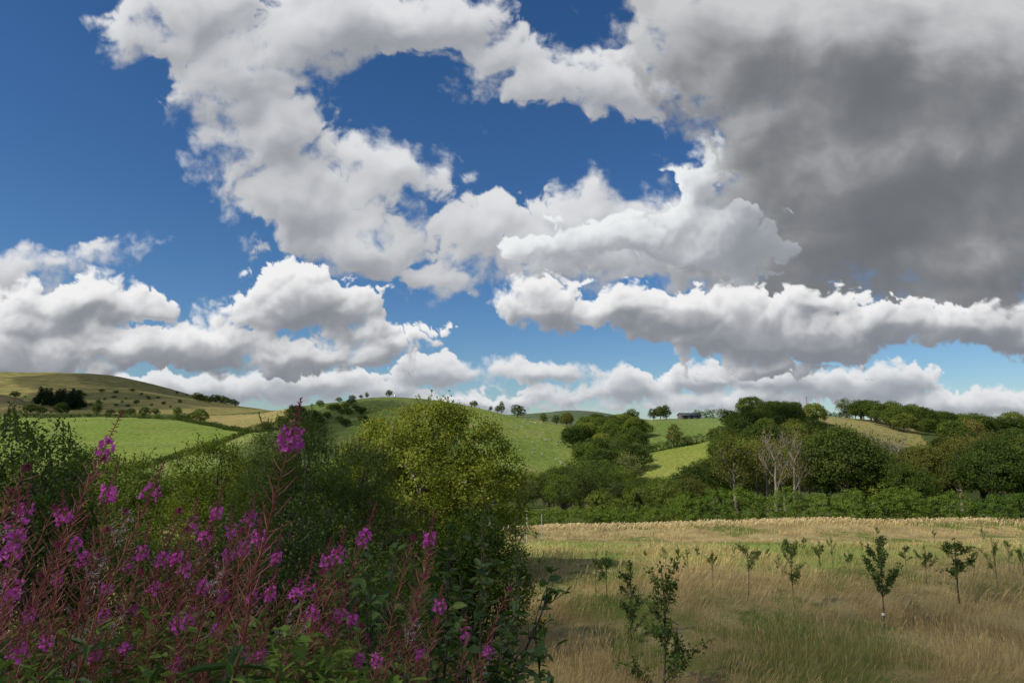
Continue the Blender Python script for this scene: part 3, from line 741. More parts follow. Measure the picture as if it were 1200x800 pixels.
    # ---- wood on the right
    scatter([(990, 395), (1100, 345), (1118, 440), (985, 450)], 14.0, (9, 13), ['oak', 'oak', 'ash'], ['dark', 'mid', 'mid'],
            'tree in the wood above the tawny field', 'trees of the wood above the tawny field', R)
    scatter([(1082, 215), (1290, 200), (1290, 400), (1105, 345)], 19, (10, 13.5), ['oak', 'oak', 'ash', 'small'], ['dark', 'olive', 'dark', 'mid', 'brown'],
            'tree in the brownish wood on the right hand slope', 'trees of the right hand wood', R)
    scatter([(968, 175), (1082, 175), (1082, 225), (968, 240)], 15, (7, 9.5), ['oak', 'ash'], ['dark', 'mid', 'olive'],
            'tree in the strip below the tawny field', 'trees below the tawny field', R)
    scatter([(1095, 370), (1290, 380), (1290, 440), (1100, 430)], 18, (10, 13), ['oak', 'small'], ['dark', 'mid', 'olive'], 'tree on the skyline of the right hand wood', 'skyline trees of the right hand wood', R, (1.1, 1.4))
    # ---- front rank behind the tall hedge
    for px, Y, h, k, c, w, bk, lb in [
        (806, 104, 7.0, 'small', 'dark', 1.1, 'bark', 'dark low tree at the left end of the front rank behind the tall hedge'),
        (826, 112, 8.2, 'fine', 'dark', .9, 'bark', 'dark oak left of the pale ash trees'),
        (842, 118, 9.0, 'fine', 'mid', .85, 'bark', 'green oak just left of the thin pale ash'),
        (860, 100, 9.6, 'dieback', 'olive', 1.0, 'palebark', 'thin leafed ash with pale trunk, first of the dying ash trees'),
        (886, 104, 9.0, 'dieback', 'olive', .8, 'palebark', 'thin ash with two pale stems, second of the dying ash trees'),
        (905, 98, 9.4, 'bare', 'brown', .95, 'palebark', 'leafless pale ash with wide fork, left of the bare pair'),
        (916, 101, 9.7, 'bare', 'brown', .9, 'palebark', 'tallest leafless pale ash in the middle of the bare group'),
        (934, 99, 9.6, 'bare', 'brown', .9, 'palebark', 'leafless pale ash at the right end of the bare group'),
        (896, 101, 9.2, 'bare', 'brown', .8, 'palebark', 'slim leafless pale ash, leftmost of the bare group'),
        (925, 97, 9.3, 'bare', 'brown', .8, 'palebark', 'slim leafless pale ash between the tallest and the right one'),
        (945, 104, 9.0, 'dieback', 'olive', .7, 'palebark', 'half dead ash leaning on the big dark oak'),
        (985, 98, 12.4, 'fine', 'dark', .95, 'bark', 'big dark oak right of the leafless ash trees'),
        (966, 106, 10.5, 'fine', 'dark', .8, 'bark', 'dark oak partly hidden behind the big dark oak'),
        (1010, 106, 9.5, 'fine', 'dark', .9, 'bark', 'shorter dark oak right of the big dark oak'),
        (1018, 122, 12.5, 'bare', 'brown', .9, 'palebark', 'grey leafless tree in front of the tawny field, leftmost of three'),
        (1032, 124, 12.0, 'bare', 'brown', .9, 'palebark', 'grey leafless tree in front of the tawny field, middle of three'),
        (1050, 121, 11.2, 'bare', 'brown', .9, 'palebark', 'grey leafless tree in front of the tawny field, rightmost of three'),
        (1030, 96, 6.5, 'small', 'mid', 1.3, 'bark', 'low green tree under the grey leafless trees'),
        (1056, 94, 6.8, 'fine', 'mid', 1.2, 'bark', 'low spreading tree under the right grey leafless tree'),
        (1078, 108, 10.3, 'fine', 'olive', .9, 'bark', 'olive brown oak right of the grey leafless trees'),
        (1098, 112, 11.0, 'fine', 'olive', .9, 'bark', 'olive oak beside the tree with a bare lower trunk'),
        (1120, 104, 11.6, 'fineash', 'olive', .95, 'palebark', 'tall yellowish ash with a bare lower trunk'),
        (1146, 110, 11.5, 'fine', 'brown', .9, 'bark', 'brownish oak right of the yellowish ash'),
        (1160, 98, 10.4, 'fine', 'dark', 1.0, 'bark', 'dark heavy oak above the gap in the tall hedge'),
        (1188, 102, 11.6, 'fine', 'dark', 1.0, 'bark', 'dark heavy oak at the right edge of the wood'),
        (1215, 97, 11.5, 'fine', 'dark', 1.0, 'bark', 'dark oak cut off by the right edge of the view'),
        (1250, 100, 11.5, 'fine', 'mid', 1.0, 'bark', 'green oak beyond the right edge of the tall hedge')]:
        tree(px, Y, h, k, c, w, lb, bark=bk, rng=R)
    scatter([(975, 122), (1290, 118), (1290, 165), (975, 160)], 15.0, (9, 11.5), ['fine', 'fine', 'fineash'], ['dark', 'olive', 'brown', 'mid'],
            'tree in the second rank behind the tall hedge', 'second rank trees behind the tall hedge', R)
    scatter([(815, 124), (960, 122), (960, 165), (822, 165)], 14, (8, 10), ['fine', 'small'], ['dark', 'mid'],
            'dark tree behind the dying ash trees', 'dark trees behind the ash trees', R)
    # ---- hedges
    hedge([(800, 71), (900, 69), (1000, 68), (1100, 68), (1130, 68)], 2.6, 2.8, 'vivid', 'tall bright green hedge along the far edge of the meadow', L=.13, dens=5.5, nleaf=24, name='hedge', seed=5, hv=.25)
    hedge([(1152, 67.5), (1200, 67), (1300, 66)], 3.0, 3.2, 'vivid', 'tall green hedge right of the gap at the far edge of the meadow', L=.13, dens=5.5, nleaf=24, name='hedge', seed=25, hv=.2)
    hedge([(575, 71), (640, 72), (720, 72), (800, 71.5)], 1.7, 1.8, 'vivid', 'low bright green hedge below the belt of trees', L=.11, dens=7, nleaf=20, name='hedge', seed=6)
    hedge([(700, 76), (770, 75), (815, 75)], 3.6, 3.2, 'mid', 'shaggy dark hedge between the low hedge and the tree belt', L=.14, dens=5, nleaf=20, seed=16, hv=.3)
    hedge([(20, 458), (90, 457), (150, 456), (206, 453)], 2.2, 1.8, 'dark', 'dark hedge along the top of the bright meadow', seed=7, dens=.9, nleaf=8, L=.45)
    hedge([(206, 453), (235, 420), (262, 385), (292, 353)], 2.0, 1.6, 'dark', 'dark hedge between the bright meadow and the stubble field', seed=8, dens=.9, nleaf=8, L=.45)
    hedge([(205, 470), (222, 478), (228, 500)], 3.0, 2.6, 'dark', 'short dark hedge branching up towards the moor', seed=18, dens=.9, nleaf=8, L=.45)
    hedge([(292, 352), (240, 308), (195, 270), (150, 242)], 1.9, 1.3, 'dark', 'dark diagonal hedge between the bright meadow and the lower strip', seed=9, dens=1.2, nleaf=8, L=.4)
    hedge([(292, 350), (320, 342), (345, 345)], 3.4, 3.4, 'dark', 'dark thick hedge climbing the round hill', seed=10, dens=1, nleaf=8, L=.45)
    hedge([(745, 311), (790, 312), (840, 310)], 3.6, 3.4, 'dark', 'dark level hedge between the two green fields', seed=11, dens=1.2, nleaf=8, L=.4)
    hedge([(818, 458), (850, 458), (872, 452)], 4.8, 5, 'mid', 'thick hedge at the top of the upper green field', seed=12, dens=.9, nleaf=8, L=.5)
    hedge([(944, 478), (975, 470), (1000, 455)], 4.5, 4, 'dark', 'dark hedge on the skyline above the tawny field', seed=13, dens=.9, nleaf=8, L=.5)
# ------------------------------------------------------------------ big tree and shrubs close by
def shrub(name, label, cat, px, Y, h, w, colr, n, lr, L, dens, nleaf, pr, mat='leaf', seed=1, skirt=.12, bark='greybark', shape=4, stems=6, extra=(), asp=.8,
          wl=.75, depth=1.0, trunk=None, group=None, low=.3, wob=0):
    rng = np.random.default_rng(seed); base = gpt(px, Y); e = empty(name, base, label, cat, group)
    lobes = []
    for i in range(n):
        u = 1 - (1 - skirt) * 2 * (i + .5) / n * .82; ph = i * 2.399 + rng.uniform(-.5, .5)
        z = h * (.5 + .5 * u); q = math.sqrt(max(0.05, 1 - u * u)) if u > 0 else 1 - .25 * (-u) ** 1.5
        k = rng.uniform(.68 - wob, 1.0 + wob * .6); r = lr * rng.uniform(.6 - wob * .5, 1.2 + wob)
        lobes.append((math.cos(ph) * q * max(.05, w / 2 - r * .7) * k, math.sin(ph) * q * max(.05, w / 2 - r * .7) * k * depth, max(r * .6, z - r * .8), r, r, r * rng.uniform(.75, 1.0)))
    lobes += [tuple(x) for x in extra]
    mb = MB(); PC = foliage(mb, rng, lobes, dens, nleaf, pr, L, L * wl * asp, shape, low=low, inner=.66)
    # loose shoots that break the outline
    tops = PC[np.argsort(-(PC[:, 2] + rng.normal(size=len(PC)) * h * .25))[:max(12, n)]]
    st = MB()
    for p in tops[:n]:
        d = unit(np.array([p[0] / w, p[1] / w, 1.2]) + rng.normal(size=3) * .3)[0:3]; ln = lr * rng.uniform(.3, .9)
        pts = bend(p, p + d * ln, rng, 5, .1); st.tube(pts, np.linspace(.010, .003, 5) * (1 + Y / 20), 3)
        m = max(6, int(ln / L * 3)); t = rng.random(m)[:, None]
        mb.leaves(p + d * ln * t, unit(rdir(rng, m) + d), unit(rdir(rng, m) + [0, 0, .6]), L * 1.0, L * wl * asp, rng.uniform(.4, .9, m), shape)
    for k in range(stems):
        a = k * 2.4 + rng.uniform(-.4, .4); l = lobes[(k * 3) % n]
        r0 = (trunk or .05) * rng.uniform(.6, 1.1)
        b = np.array([math.cos(a), math.sin(a), 0]) * w * .05; b[2] = -.2
        pts = bend(b, np.array(l[:3]), rng, 8, .1); st.tube(pts, np.linspace(r0, r0 * .25, 8), 6)
        for j in range(6):
            l2 = lobes[rng.integers(0, n)]; q = pts[rng.integers(3, 8)]
            st.tube(bend(q, l2[:3], rng, 5, .12), np.linspace(r0 * .4, r0 * .1, 5), 4)
    a = st.build('stems' if trunk is None else 'trunk', M[bark], e); c = mb.build('foliage' if trunk is None else 'crown', M[mat], e)
    c.color = (*GREENS[colr], 1) if isinstance(colr, str) else (*colr, 1)
    return e

def near_trees():
    # the big yellowing tree: crown lobes, several pale limbs showing through
    ex = [(-2.9, .3, 3.9, 1.1, 1.1, .9), (-3.1, 0, 2.6, 1.0, 1.0, .9), (2.8, 0, 4.5, 1.0, 1.0, .9), (3.1, .2, 3.2, 1.1, 1.1, 1.1), (2.9, 0, 1.7, 1.1, 1.1, 1.1), (-2.0, 0, 5.1, 1.1, 1.1, .8), (-1.0, 0, 5.9, 1.1, 1.1, .7), (1.7, 0, 5.8, 1.1, 1.1, .8), (.6, 0, 6.2, 1.1, 1.1, .7), (2.4, 0, 5.2, .9, .9, .8)]
    shrub('tree', 'large spreading tree with yellowing crown standing at the edge of the meadow', 'tree', 497, 28, 6.9, 7.4, (.118, .160, .028), 44, .92, .115, 3.4, 66, .20,
          'leafy', 31, .05, 'palebark', 4, 8, ex, .85, trunk=.2, low=.35, wob=.22)
    shrub('shrub', 'dark bushy shrub spilling out at the foot of the large yellowing tree', 'shrub', 562, 17, 3.4, 2.3, (.075, .115, .022), 26, .46, .066, 18, 30, .11, 'leaf', 32, .1, extra=[(.7, 0, 1.5, .5, .5, .5)])
    shrub('shrub', 'leafy shrub in front of the trunk of the large tree', 'shrub', 505, 17, 3.2, 2.8, (.085, .13, .022), 24, .5, .065, 13, 24, .12, 'leaf', 33, .1)
    shrub('willow', 'dark fine leafed willow left of the large yellowing tree', 'willow', 345, 15, 5.6, 2.8, (.058, .092, .026), 44, .52, .060, 20, 34, .13, 'leaf', 34, .05, asp=.45, low=.2, depth=.9)
    shrub('willow', 'grey green willow between the dark willow and the large tree', 'willow', 418, 17, 4.9, 3.2, (.088, .125, .038), 42, .52, .066, 19, 32, .13, 'leaf', 35, .05, asp=.45)
    shrub('willow', 'short brownish green willow under the left side of the large tree', 'willow', 455, 15.5, 3.7, 2.6, (.085, .100, .035), 20, .42, .058, 17, 26, .12, 'leaf', 36, .05, asp=.5)
    shrub('hawthorn', 'bright green hawthorn bush behind the willowherb, right of the meadow gap', 'hawthorn', 252, 17, 5.25, 2.4, (.100, .145, .022), 30, .52, .065, 15, 26, .12, 'leaf', 37, .05)
    shrub('hawthorn', 'tall dark hawthorn bush at the left edge of the view', 'hawthorn', 24, 9.5, 4.45, 2.4, (.068, .105, .020), 34, .42, .048, 22, 26, .095, 'gloss', 38, .05, shape=6)
    shrub('hawthorn', 'lower hawthorn shoots right of the tall dark hawthorn', 'hawthorn', 88, 10.5, 4.1, 1.5, (.066, .100, .020), 20, .36, .05, 20, 24, .1, 'gloss', 39, .05, shape=6)
    shrub('hawthorn', 'hawthorn mostly cut off by the left edge of the view', 'hawthorn', -70, 9.2, 3.9, 2.2, (.066, .100, .020), 22, .45, .055, 16, 22, .1, 'gloss', 40, .05)
    shrub('shrub', 'dark green shrub in the gap between the hawthorn bushes', 'shrub', 160, 26, 4.6, 3.6, 'mid', 26, .75, .10, 8, 22, .17, 'leaf', 41, .05)
    shrub('shrub', 'low dark shrub below the bright meadow at the hawthorn edge', 'shrub', 112, 34, 5.2, 4.2, 'dark', 26, .9, .12, 6, 22, .2, 'leaf', 42, .05)
    shrub('shrub', 'pale twiggy bush right of the bright green hawthorn', 'shrub', 302, 24, 5.2, 2.2, (.14, .15, .05), 16, .55, .075, 8, 18, .16, 'leaf', 43, .05, asp=.5)
    shrub('shrub', 'low mixed shrub between hawthorn and dark willow', 'shrub', 205, 13, 2.9, 2.2, (.10, .145, .022), 18, .42, .055, 14, 22, .11, 'leaf', 44, .05)
    for k, (px, Y, h, w, c) in enumerate([(60, 11, 3.3, 2.4, 'mid'), (135, 12, 3.3, 2.2, (.07, .105, .026)), (190, 10, 2.8, 2.0, 'mid'), (258, 11, 3.2, 2.2, (.085, .125, .03)), (320, 10.5, 3.3, 2.2, 'dark'), (375, 11, 3.3, 2.2, 'dark'), (432, 10, 2.9, 2.0, 'mid'), (470, 12, 2.9, 2.2, 'mid')]):
        shrub('bramble', ['arching bramble clump below the tall dark hawthorn', 'bramble clump below the straw gap', 'low bramble clump in the middle of the willowherb', 'light green bramble clump below the bright green hawthorn',
              'dark bramble clump at the foot of the dark willow', 'dark bramble clump between the dark willow and the grey green one', 'bramble clump at the foot of the grey green willow', 'bramble clump beneath the short brownish willow'][k],
              'bramble', px, Y, h, w, c, 16, .45, .055, 14, 22, .11, 'gloss', 80 + k, .05)
    # valley thicket that closes the view between the near bushes
    R = random.Random(5)
    for i, (px, Y, h, w) in enumerate([(40, 60, 6, 1.4), (75, 75, 6, 1.4), (130, 70, 5.4, 1.4), (168, 84, 6, 1.3), (205, 80, 5.5, 1.4), (245, 90, 6.5, 1.3), (285, 84, 7.5, 1.2), (320, 90, 8.5, 1.2), (-10, 80, 7, 1.4)]):
        tree(px, Y, h, 'small', R.choice(['dark', 'mid', 'mid']), w, 'bushy tree in the hollow below the bright meadow', 'trees in the hollow below the meadow', rng=R)
    scatter([(300, 120), (600, 120), (600, 215), (300, 215)], 26, (7, 10), ['oak', 'small'], ['dark', 'mid'], 'tree in the hollow behind the large yellowing tree', 'trees in the hollow behind the large tree', R)

# ------------------------------------------------------------------ leafy sprays of the hazel in front
def spray(mb, st, rng, a, b, nl, L, sag=.12, r=.008):
    pts = bend(a, b, rng, 12, .06, sag); st.tube(pts, np.linspace(r, r * .3, 12), 5)
    t = np.sort(rng.uniform(.08, 1.0, nl)); k = t * 11; i = np.minimum(k.astype(int), 10); P = pts[i] + (pts[i + 1] - pts[i]) * (k - i)[:, None]
    d = unit(pts[i + 1] - pts[i]); side = unit(np.cross(d, [0, 0, 1.])) * np.where(np.arange(nl) % 2, 1, -1)[:, None]
    A = unit(side * .9 + d * .7 + rng.normal(size=(nl, 3)) * .32 + [0, 0, -.12]); N = unit(np.array([0, 0, 1.]) + rng.normal(size=(nl, 3)) * .5)
    LL = L * rng.uniform(.6, 1.2, nl)
    mb.leaves(P, A, N, LL, LL * .56, np.clip(rng.normal(.5, .22, nl), 0, .95), 6, .16, .2)

def hazel(name, label, root, tips, seed, L=.085, colr=(.060, .105, .030), per=26, cat='shrub'):
    """root at ground; tips are world points reached by arching stems with side twigs"""
    rng = np.random.default_rng(seed); root = np.array(root, float); e = empty(name, root, label, cat); mb = MB(); st = MB()
    for t in tips:
        t = np.array(t, float) - root; path = bend((rng.normal() * .06, rng.normal() * .06, -.1), t, rng, 12, .10, .25)
        st.tube(path, np.linspace(.014, .004, 12), 6)
        ln = np.linalg.norm(t)
        for s in range(int(ln * 9)):
            k = rng.uniform(.22, .98); i = int(k * 11); p = path[i]; d = unit(path[min(11, i + 1)] - path[max(0, i - 1)])
            v = unit(d * .8 + rdir(rng, 1)[0] * .9 + np.array([0, 0, .1])); l = rng.uniform(.16, .5) * (1.25 - k * .6)
            spray(mb, st, rng, p, p + v * l, max(4, int(l * per)), L, .03, .004)
        spray(mb, st, rng, path[8], path[11] + unit(path[11] - path[9]) * .18, 12, L, 0, .005)
    st.build('stems', M['greybark'], e); c = mb.build('foliage', M['gloss'], e); c.color = (*colr, 1); return e

def sprays():
    Y = 4.6
    g = lambda px, YY: gpt(px, YY)
    hazel('hazel', 'dark leafy hazel with sprays reaching out over the meadow grass', g(505, 4.7), [at(572, 655, 4.7), at(642, 688, 4.4), at(600, 728, 4.5), at(528, 640, 4.8), at(615, 760, 4.3), at(540, 700, 4.5)], 51, colr=(.085, .135, .040), per=22)
    hazel('hazel', 'low hazel shoots among the willowherb in the middle', g(440, 4.4), [at(462, 655, 4.6), at(430, 690, 4.3), at(492, 720, 4.2), at(405, 700, 4.5), at(450, 740, 4.0), at(520, 745, 4.2)], 52, colr=(.085, .145, .040), per=20)
    hazel('hazel', 'small hazel seedling with large leaves at the bottom edge', g(560, 3.9), [at(585, 760, 4.0), at(545, 770, 3.9), at(610, 790, 4.0), at(500, 780, 3.8)], 53, colr=(.075, .125, .036))
    # tall mealy thistle-like weed and thin stems right of the big tree
    rng = np.random.default_rng(60)
    for px, py0, py1, Y, lb in [(567, 575, 640, 9.5, 'pale grey green thistle standing above the hazel leaves'), (604, 598, 660, 10.5, 'thin dark dock stem against the straw edge of the field')]:
        a = at(px, py1, Y); b = at(px, py0, Y); z = gz(a.x, a.y); e = empty('weed', (a.x, a.y, z), lb, 'weed'); mb = MB(); st = MB(); h = b.z - z
        st.tube(bend((0, 0, -.05), (0, 0, h), rng, 8, .03), np.linspace(.014, .006, 8), 5)
        for k in range(9):
            q = h * rng.uniform(.55, .98); A = unit(np.array([rng.normal(), rng.normal(), 1.1])); l = rng.uniform(.08, .24)
            st.tube([(0, 0, q), A * l + [0, 0, q]], [.006, .004], 4); n = 7
            mb.leaves(np.repeat((A * l + [0, 0, q])[None], n, 0) + rng.normal(size=(n, 3)) * .02, rdir(rng, n), rdir(rng, n), .09, .035, rng.random(n), 6)
        n = 40; zz = rng.uniform(.25, .9, n) * h
        mb.leaves(np.stack([zz * 0, zz * 0, zz], 1), unit(rdir(rng, n) * [1, 1, .3] + [0, 0, .2]), unit(rdir(rng, n) + [0, 0, 1]), .10, .028, rng.random(n), 6)
        st.build('stem', M['greybark'], e); c = mb.build('foliage', M['leaf'], e); c.color = (.13, .16, .09, 1)
    # ragwort
    p = at(633, 726, 4.6); z = gz(p.x, p.y); e = empty('ragwort', (p.x - .12, p.y, z), 'yellow flowering ragwort leaning beside the hazel sprays', 'wildflower'); st = MB(); lf = MB(); fl = MB(); h = p.z - z
    path = bend((0, 0, -.05), (.12, 0, h), rng, 10, .05); st.tube(path, np.linspace(.008, .004, 10), 5)
    n = 46; k = rng.uniform(2, 8.9, n); i = k.astype(int); P = path[i] + (path[i + 1] - path[i]) * (k - i)[:, None]
    lf.leaves(P, unit(rdir(rng, n) * [1, 1, .4] + [0, 0, .35]), unit(rdir(rng, n) + [0, 0, 1]), .085, .03, rng.random(n), 6)
    for k in range(16):
        t = path[-1] + rng.normal(size=3) * [.035, .03, .012]; st.tube([path[7], t], [.003, .002], 3); m = 11; a = np.arange(m) * 6.283 / m
        fl.leaves(np.repeat(t[None], m, 0), np.stack([np.cos(a), np.sin(a), a * 0 + .15], 1), np.repeat([[0, 0, 1.]], m, 0), .011, .005, rng.random(m), 4)
    st.build('stem', M['under'], e); c = lf.build('foliage', M['under'], e); fl.build('flower_head', M['yellow'], e)

# ------------------------------------------------------------------ rosebay willowherb
def frame(d):
    d = unit(np.asarray(d, float)); r = unit(np.cross(d, [0.3, .1, 1.0])); return d, r, np.cross(d, r)

def raceme(rng, path, S_, kinds, sc=1.0, flowers=20, podn=60, down=0):
    """path: points of the flowering shoot from the lowest pod to the tip"""
    n = len(path); cum = np.linspace(0, 1, 60); P = np.stack([np.interp(cum, np.linspace(0, 1, n), path[:, j]) for j in range(3)], 1)
    def pt(t):
        k = min(t, .999) * 59; i = int(k); return P[i] + (P[i + 1] - P[i]) * (k - i), unit(P[min(59, i + 2)] - P[max(0, i - 1)])
    fl0, fl1 = kinds['f']
    for k in range(podn):                                # seed pods and pedicels, spiralling
        t = (k + rng.random()) / podn * fl0; p, d = pt(t); d, r, b = frame(d); a = k * 2.4 + rng.normal() * .3
        o = math.cos(a) * r + math.sin(a) * b; ang = rng.uniform(.55, 1.0); v = unit(d * math.cos(ang) + o * math.sin(ang)); l = sc * rng.uniform(.05, .095) * (1.05 - .35 * t)
        q = p + v * l; c = p + v * l * .5 - np.array([0, 0, 1]) * l * .05
        S_['pod'].tube([p, c, q], np.array([.0011, .0019, .0011]) * sc, 3, rng.random())
        if down and rng.random() < down:
            m = 9; S_['down'].leaves(np.repeat(q[None], m, 0) - v * l * rng.random((m, 1)), unit(rdir(rng, m) + [.6, 0, .2]), rdir(rng, m), .022 * sc, .0022, .5, 4)
    for k in range(flowers):
        t = fl0 + (fl1 - fl0) * (k + rng.random()) / flowers; p, d = pt(t); d, r, b = frame(d); a = k * 2.4 + rng.normal() * .3
        o = math.cos(a) * r + math.sin(a) * b; l = sc * rng.uniform(.018, .034); c = p + unit(o + d * .35) * l
        S_['pod'].tube([p, c], [.0011 * sc, .0009 * sc], 3, .6)
        nrm = unit(o + d * .1 + rng.normal(size=3) * .3); nn, r2, b2 = frame(nrm); sz = sc * rng.uniform(.0095, .014)
        th = np.arange(4) * 1.571 + .785 + rng.normal() * .2
        A = r2 * np.cos(th)[:, None] + b2 * np.sin(th)[:, None] + nn * rng.uniform(.1, .9)
        S_['petal'].leaves(np.repeat(c[None], 4, 0), A, np.repeat(nn[None], 4, 0), sz, sz * .8, np.clip(rng.normal(.5, .28, 4), 0, 1), 6, -.1, .1)
        if k % 2 == 0: S_['petal'].tube([c, c + nn * .012 * sc - np.array([0, 0, .006])], [.0009, .0006], 3)
    m = int(24 * kinds.get('b', 1))
    for k in range(m):
        t = fl1 + (1 - fl1) * (k + .5) / m; p, d = pt(t); d, r, b = frame(d); a = k * 2.4
        o = math.cos(a) * r + math.sin(a) * b; w = 1 - (k / m); v = unit(o * (.5 + .6 * w) + d * (1 - 1.2 * w) + np.array([0, 0, -.35 * w])); l = sc * (.007 + .016 * w)
        S_['bud'].tube([p, p + v * l * .45, p + v * l], np.array([.0008, .0022, .0006]) * sc, 3, rng.random())

PARTS = dict(stem=('stem', 'stemred'), leaf=('leaves', 'herbleaf'), pod=('seed_pods', 'pod'), petal=('flower_spike', 'petal'), bud=('buds', 'bud'), down=('seed_down', 'down'))
def herb_mesh(seed, flowers, lean, side=0, down=0, span=(.79, .865)):
    rng = np.random.default_rng(seed); out = []
    def flush(S_, keys):
        for k in keys:
            if S_[k].n:
                o = S_[k].build(PARTS[k][0], M[PARTS[k][1]]); out.append((PARTS[k][0], o.data)); bpy.data.objects.remove(o)
    S_ = {k: MB() for k in PARTS}
    H = 1.5; top = np.array([lean * H, rng.normal() * .05, H]); path = bend((0, 0, -.08), top, rng, 14, .06)
    path[:, 0] += (np.linspace(0, 1, 14) ** 2) * lean * .25
    S_['stem'].tube(path, np.linspace(.0058, .0013, 14), 5, rng.random())
    t0 = rng.uniform(.48, .58)
    def sub(a, b):
        k = np.linspace(a * 13, b * 13, 10); return np.stack([np.interp(k, np.arange(14), path[:, j]) for j in range(3)], 1)
    f = span if flowers else (.97, .985)
    raceme(rng, sub(t0, 1.0), S_, dict(f=f), 1.0, flowers, 52 if flowers else 62, down)
    n = 58; t = np.sort(rng.uniform(.06, t0 + .06, n)) * 13; i = np.minimum(t.astype(int), 12); P = path[i] + (path[i + 1] - path[i]) * (t - i)[:, None]
    a = np.arange(n) * 2.4; w = np.stack([np.cos(a), np.sin(a), rng.uniform(-.1, .6, n)], 1)
    L = rng.uniform(.075, .135, n); S_['leaf'].leaves(P, unit(w), unit(np.array([0, 0, 1.]) + rng.normal(size=(n, 3)) * .3), L, L * .2, np.clip(rng.normal(.5, .25, n), 0, 1), 6, .15, .28)
    T_ = []
    for s in range(side):
        t = rng.uniform(.38, .58); i = int(t * 13); p = path[i]; a = rng.uniform(0, 6.28); v = np.array([math.cos(a) * .45 + lean, math.sin(a) * .45, 1.0]); l = rng.uniform(.30, .46)
        q = bend(p, p + unit(v) * l, rng, 8, .08); S_['stem'].tube(q, np.linspace(.003, .001, 8), 4, .5)
        Z = {k: MB() for k in PARTS}; raceme(rng, q[2:], Z, dict(f=(.66, .84), b=.6), .75, 7 if flowers else 0, 24); T_.append(Z)
    flush(S_, PARTS)
    for Z in T_: flush(Z, ('pod', 'petal', 'bud'))
    k = (t0 + (1 - t0) * (sum(span) / 2 if flowers else .9)) * 13; i = int(k); head = path[i] + (path[min(13, i + 1)] - path[i]) * (k - i)
    return out, head

HEADS = [(340, 518, 2.25), (121, 527, 3.6), (126, 582, 3.0), (175, 578, 2.6), (75, 607, 2.9), (17, 628, 2.0), (10, 652, 2.3), (12, 694, 2.4), (96, 658, 3.0), (252, 604, 3.8), (292, 608, 3.2),
         (303, 631, 2.9), (225, 617, 3.3), (240, 631, 3.4), (285, 645, 3.3), (425, 632, 3.0), (502, 634, 3.1), (395, 650, 2.7), (383, 659, 2.9), (358, 690, 2.5), (346, 697, 2.8), (166, 650, 3.2),
         (188, 658, 3.1), (205, 656, 3.2), (216, 668, 3.0), (268, 652, 3.4), (150, 664, 3.3), (296, 701, 2.8), (316, 698, 3.0), (236, 690, 3.1), (124, 692, 3.3), (157, 714, 3.1), (209, 733, 2.5),
         (221, 724, 2.7), (121, 722, 3.0), (366, 721, 2.7), (397, 724, 2.9), (412, 728, 2.9), (381, 738, 2.8), (515, 711, 2.8), (545, 744, 3.1), (572, 764, 2.9), (441, 776, 2.7), (420, 775, 2.8),
         (491, 768, 2.9), (20, 766, 2.1), (54, 754, 2.6), (288, 770, 2.6), (307, 769, 2.7), (330, 776, 2.9), (251, 740, 3.0), (110, 770, 2.7), (205, 779, 2.6), (36, 722, 2.8), (66, 680, 3.3), (146, 760, 2.8), (260, 700, 3.3), (86, 640, 3.5), (322, 656, 3.4), (180, 690, 3.0), (30, 600, 3.0), (270, 625, 3.9)]
SEED = [(20, 570, 2.7), (52, 620, 2.7), (108, 560, 3.2), (60, 660, 2.7), (140, 620, 2.8000000000000003), (118, 640, 2.7), (200, 620, 3.2), (155, 690, 2.7), (190, 705, 2.7), (250, 680, 2.7), (275, 640, 2.8000000000000003), (262, 720, 2.7), (300, 660, 2.7), (290, 720, 2.7), (135, 730, 2.7), (40, 690, 2.7), (75, 740, 2.7), (170, 745, 2.7), (372, 690, 2.8000000000000003), (350, 740, 2.7), (392, 700, 2.9000000000000004), (478, 650, 3.2), (490, 690, 3.2), (500, 665, 3.3000000000000003), (480, 740, 2.9000000000000004), (505, 740, 3.1), (460, 760, 2.8000000000000003), (590, 705, 3.5), (420, 750, 2.8000000000000003), (10, 620, 2.7), (240, 640, 3.4000000000000004), (210, 640, 3.2), (330, 700, 2.8000000000000003), (5, 600, 2.7), (110, 670, 2.7), (275, 760, 2.7)]
HL = {0: 'tallest willowherb, its flower head standing high against the dark willow', 1: 'willowherb with a lone pink flower head in front of the bright meadow', 2: 'willowherb topped by a small flower cluster in front of the hawthorn shoots',
      3: 'willowherb with a round magenta cluster just above the straw gap', 4: 'willowherb with a wide magenta cluster in front of the tall dark hawthorn', 5: 'willowherb with the biggest magenta flower head by the left edge',
      15: 'willowherb with a round magenta head in front of the grey green willow', 16: 'willowherb with a single round head under the large tree trunk', 17: 'willowherb with an upper leaning flower head left of the hazel',
      39: 'willowherb with a tall magenta spike among the dark hazel leaves', 40: 'willowherb with a small lone head below the hazel sprays', 41: 'willowherb nearest the meadow grass, with a bright spike'}
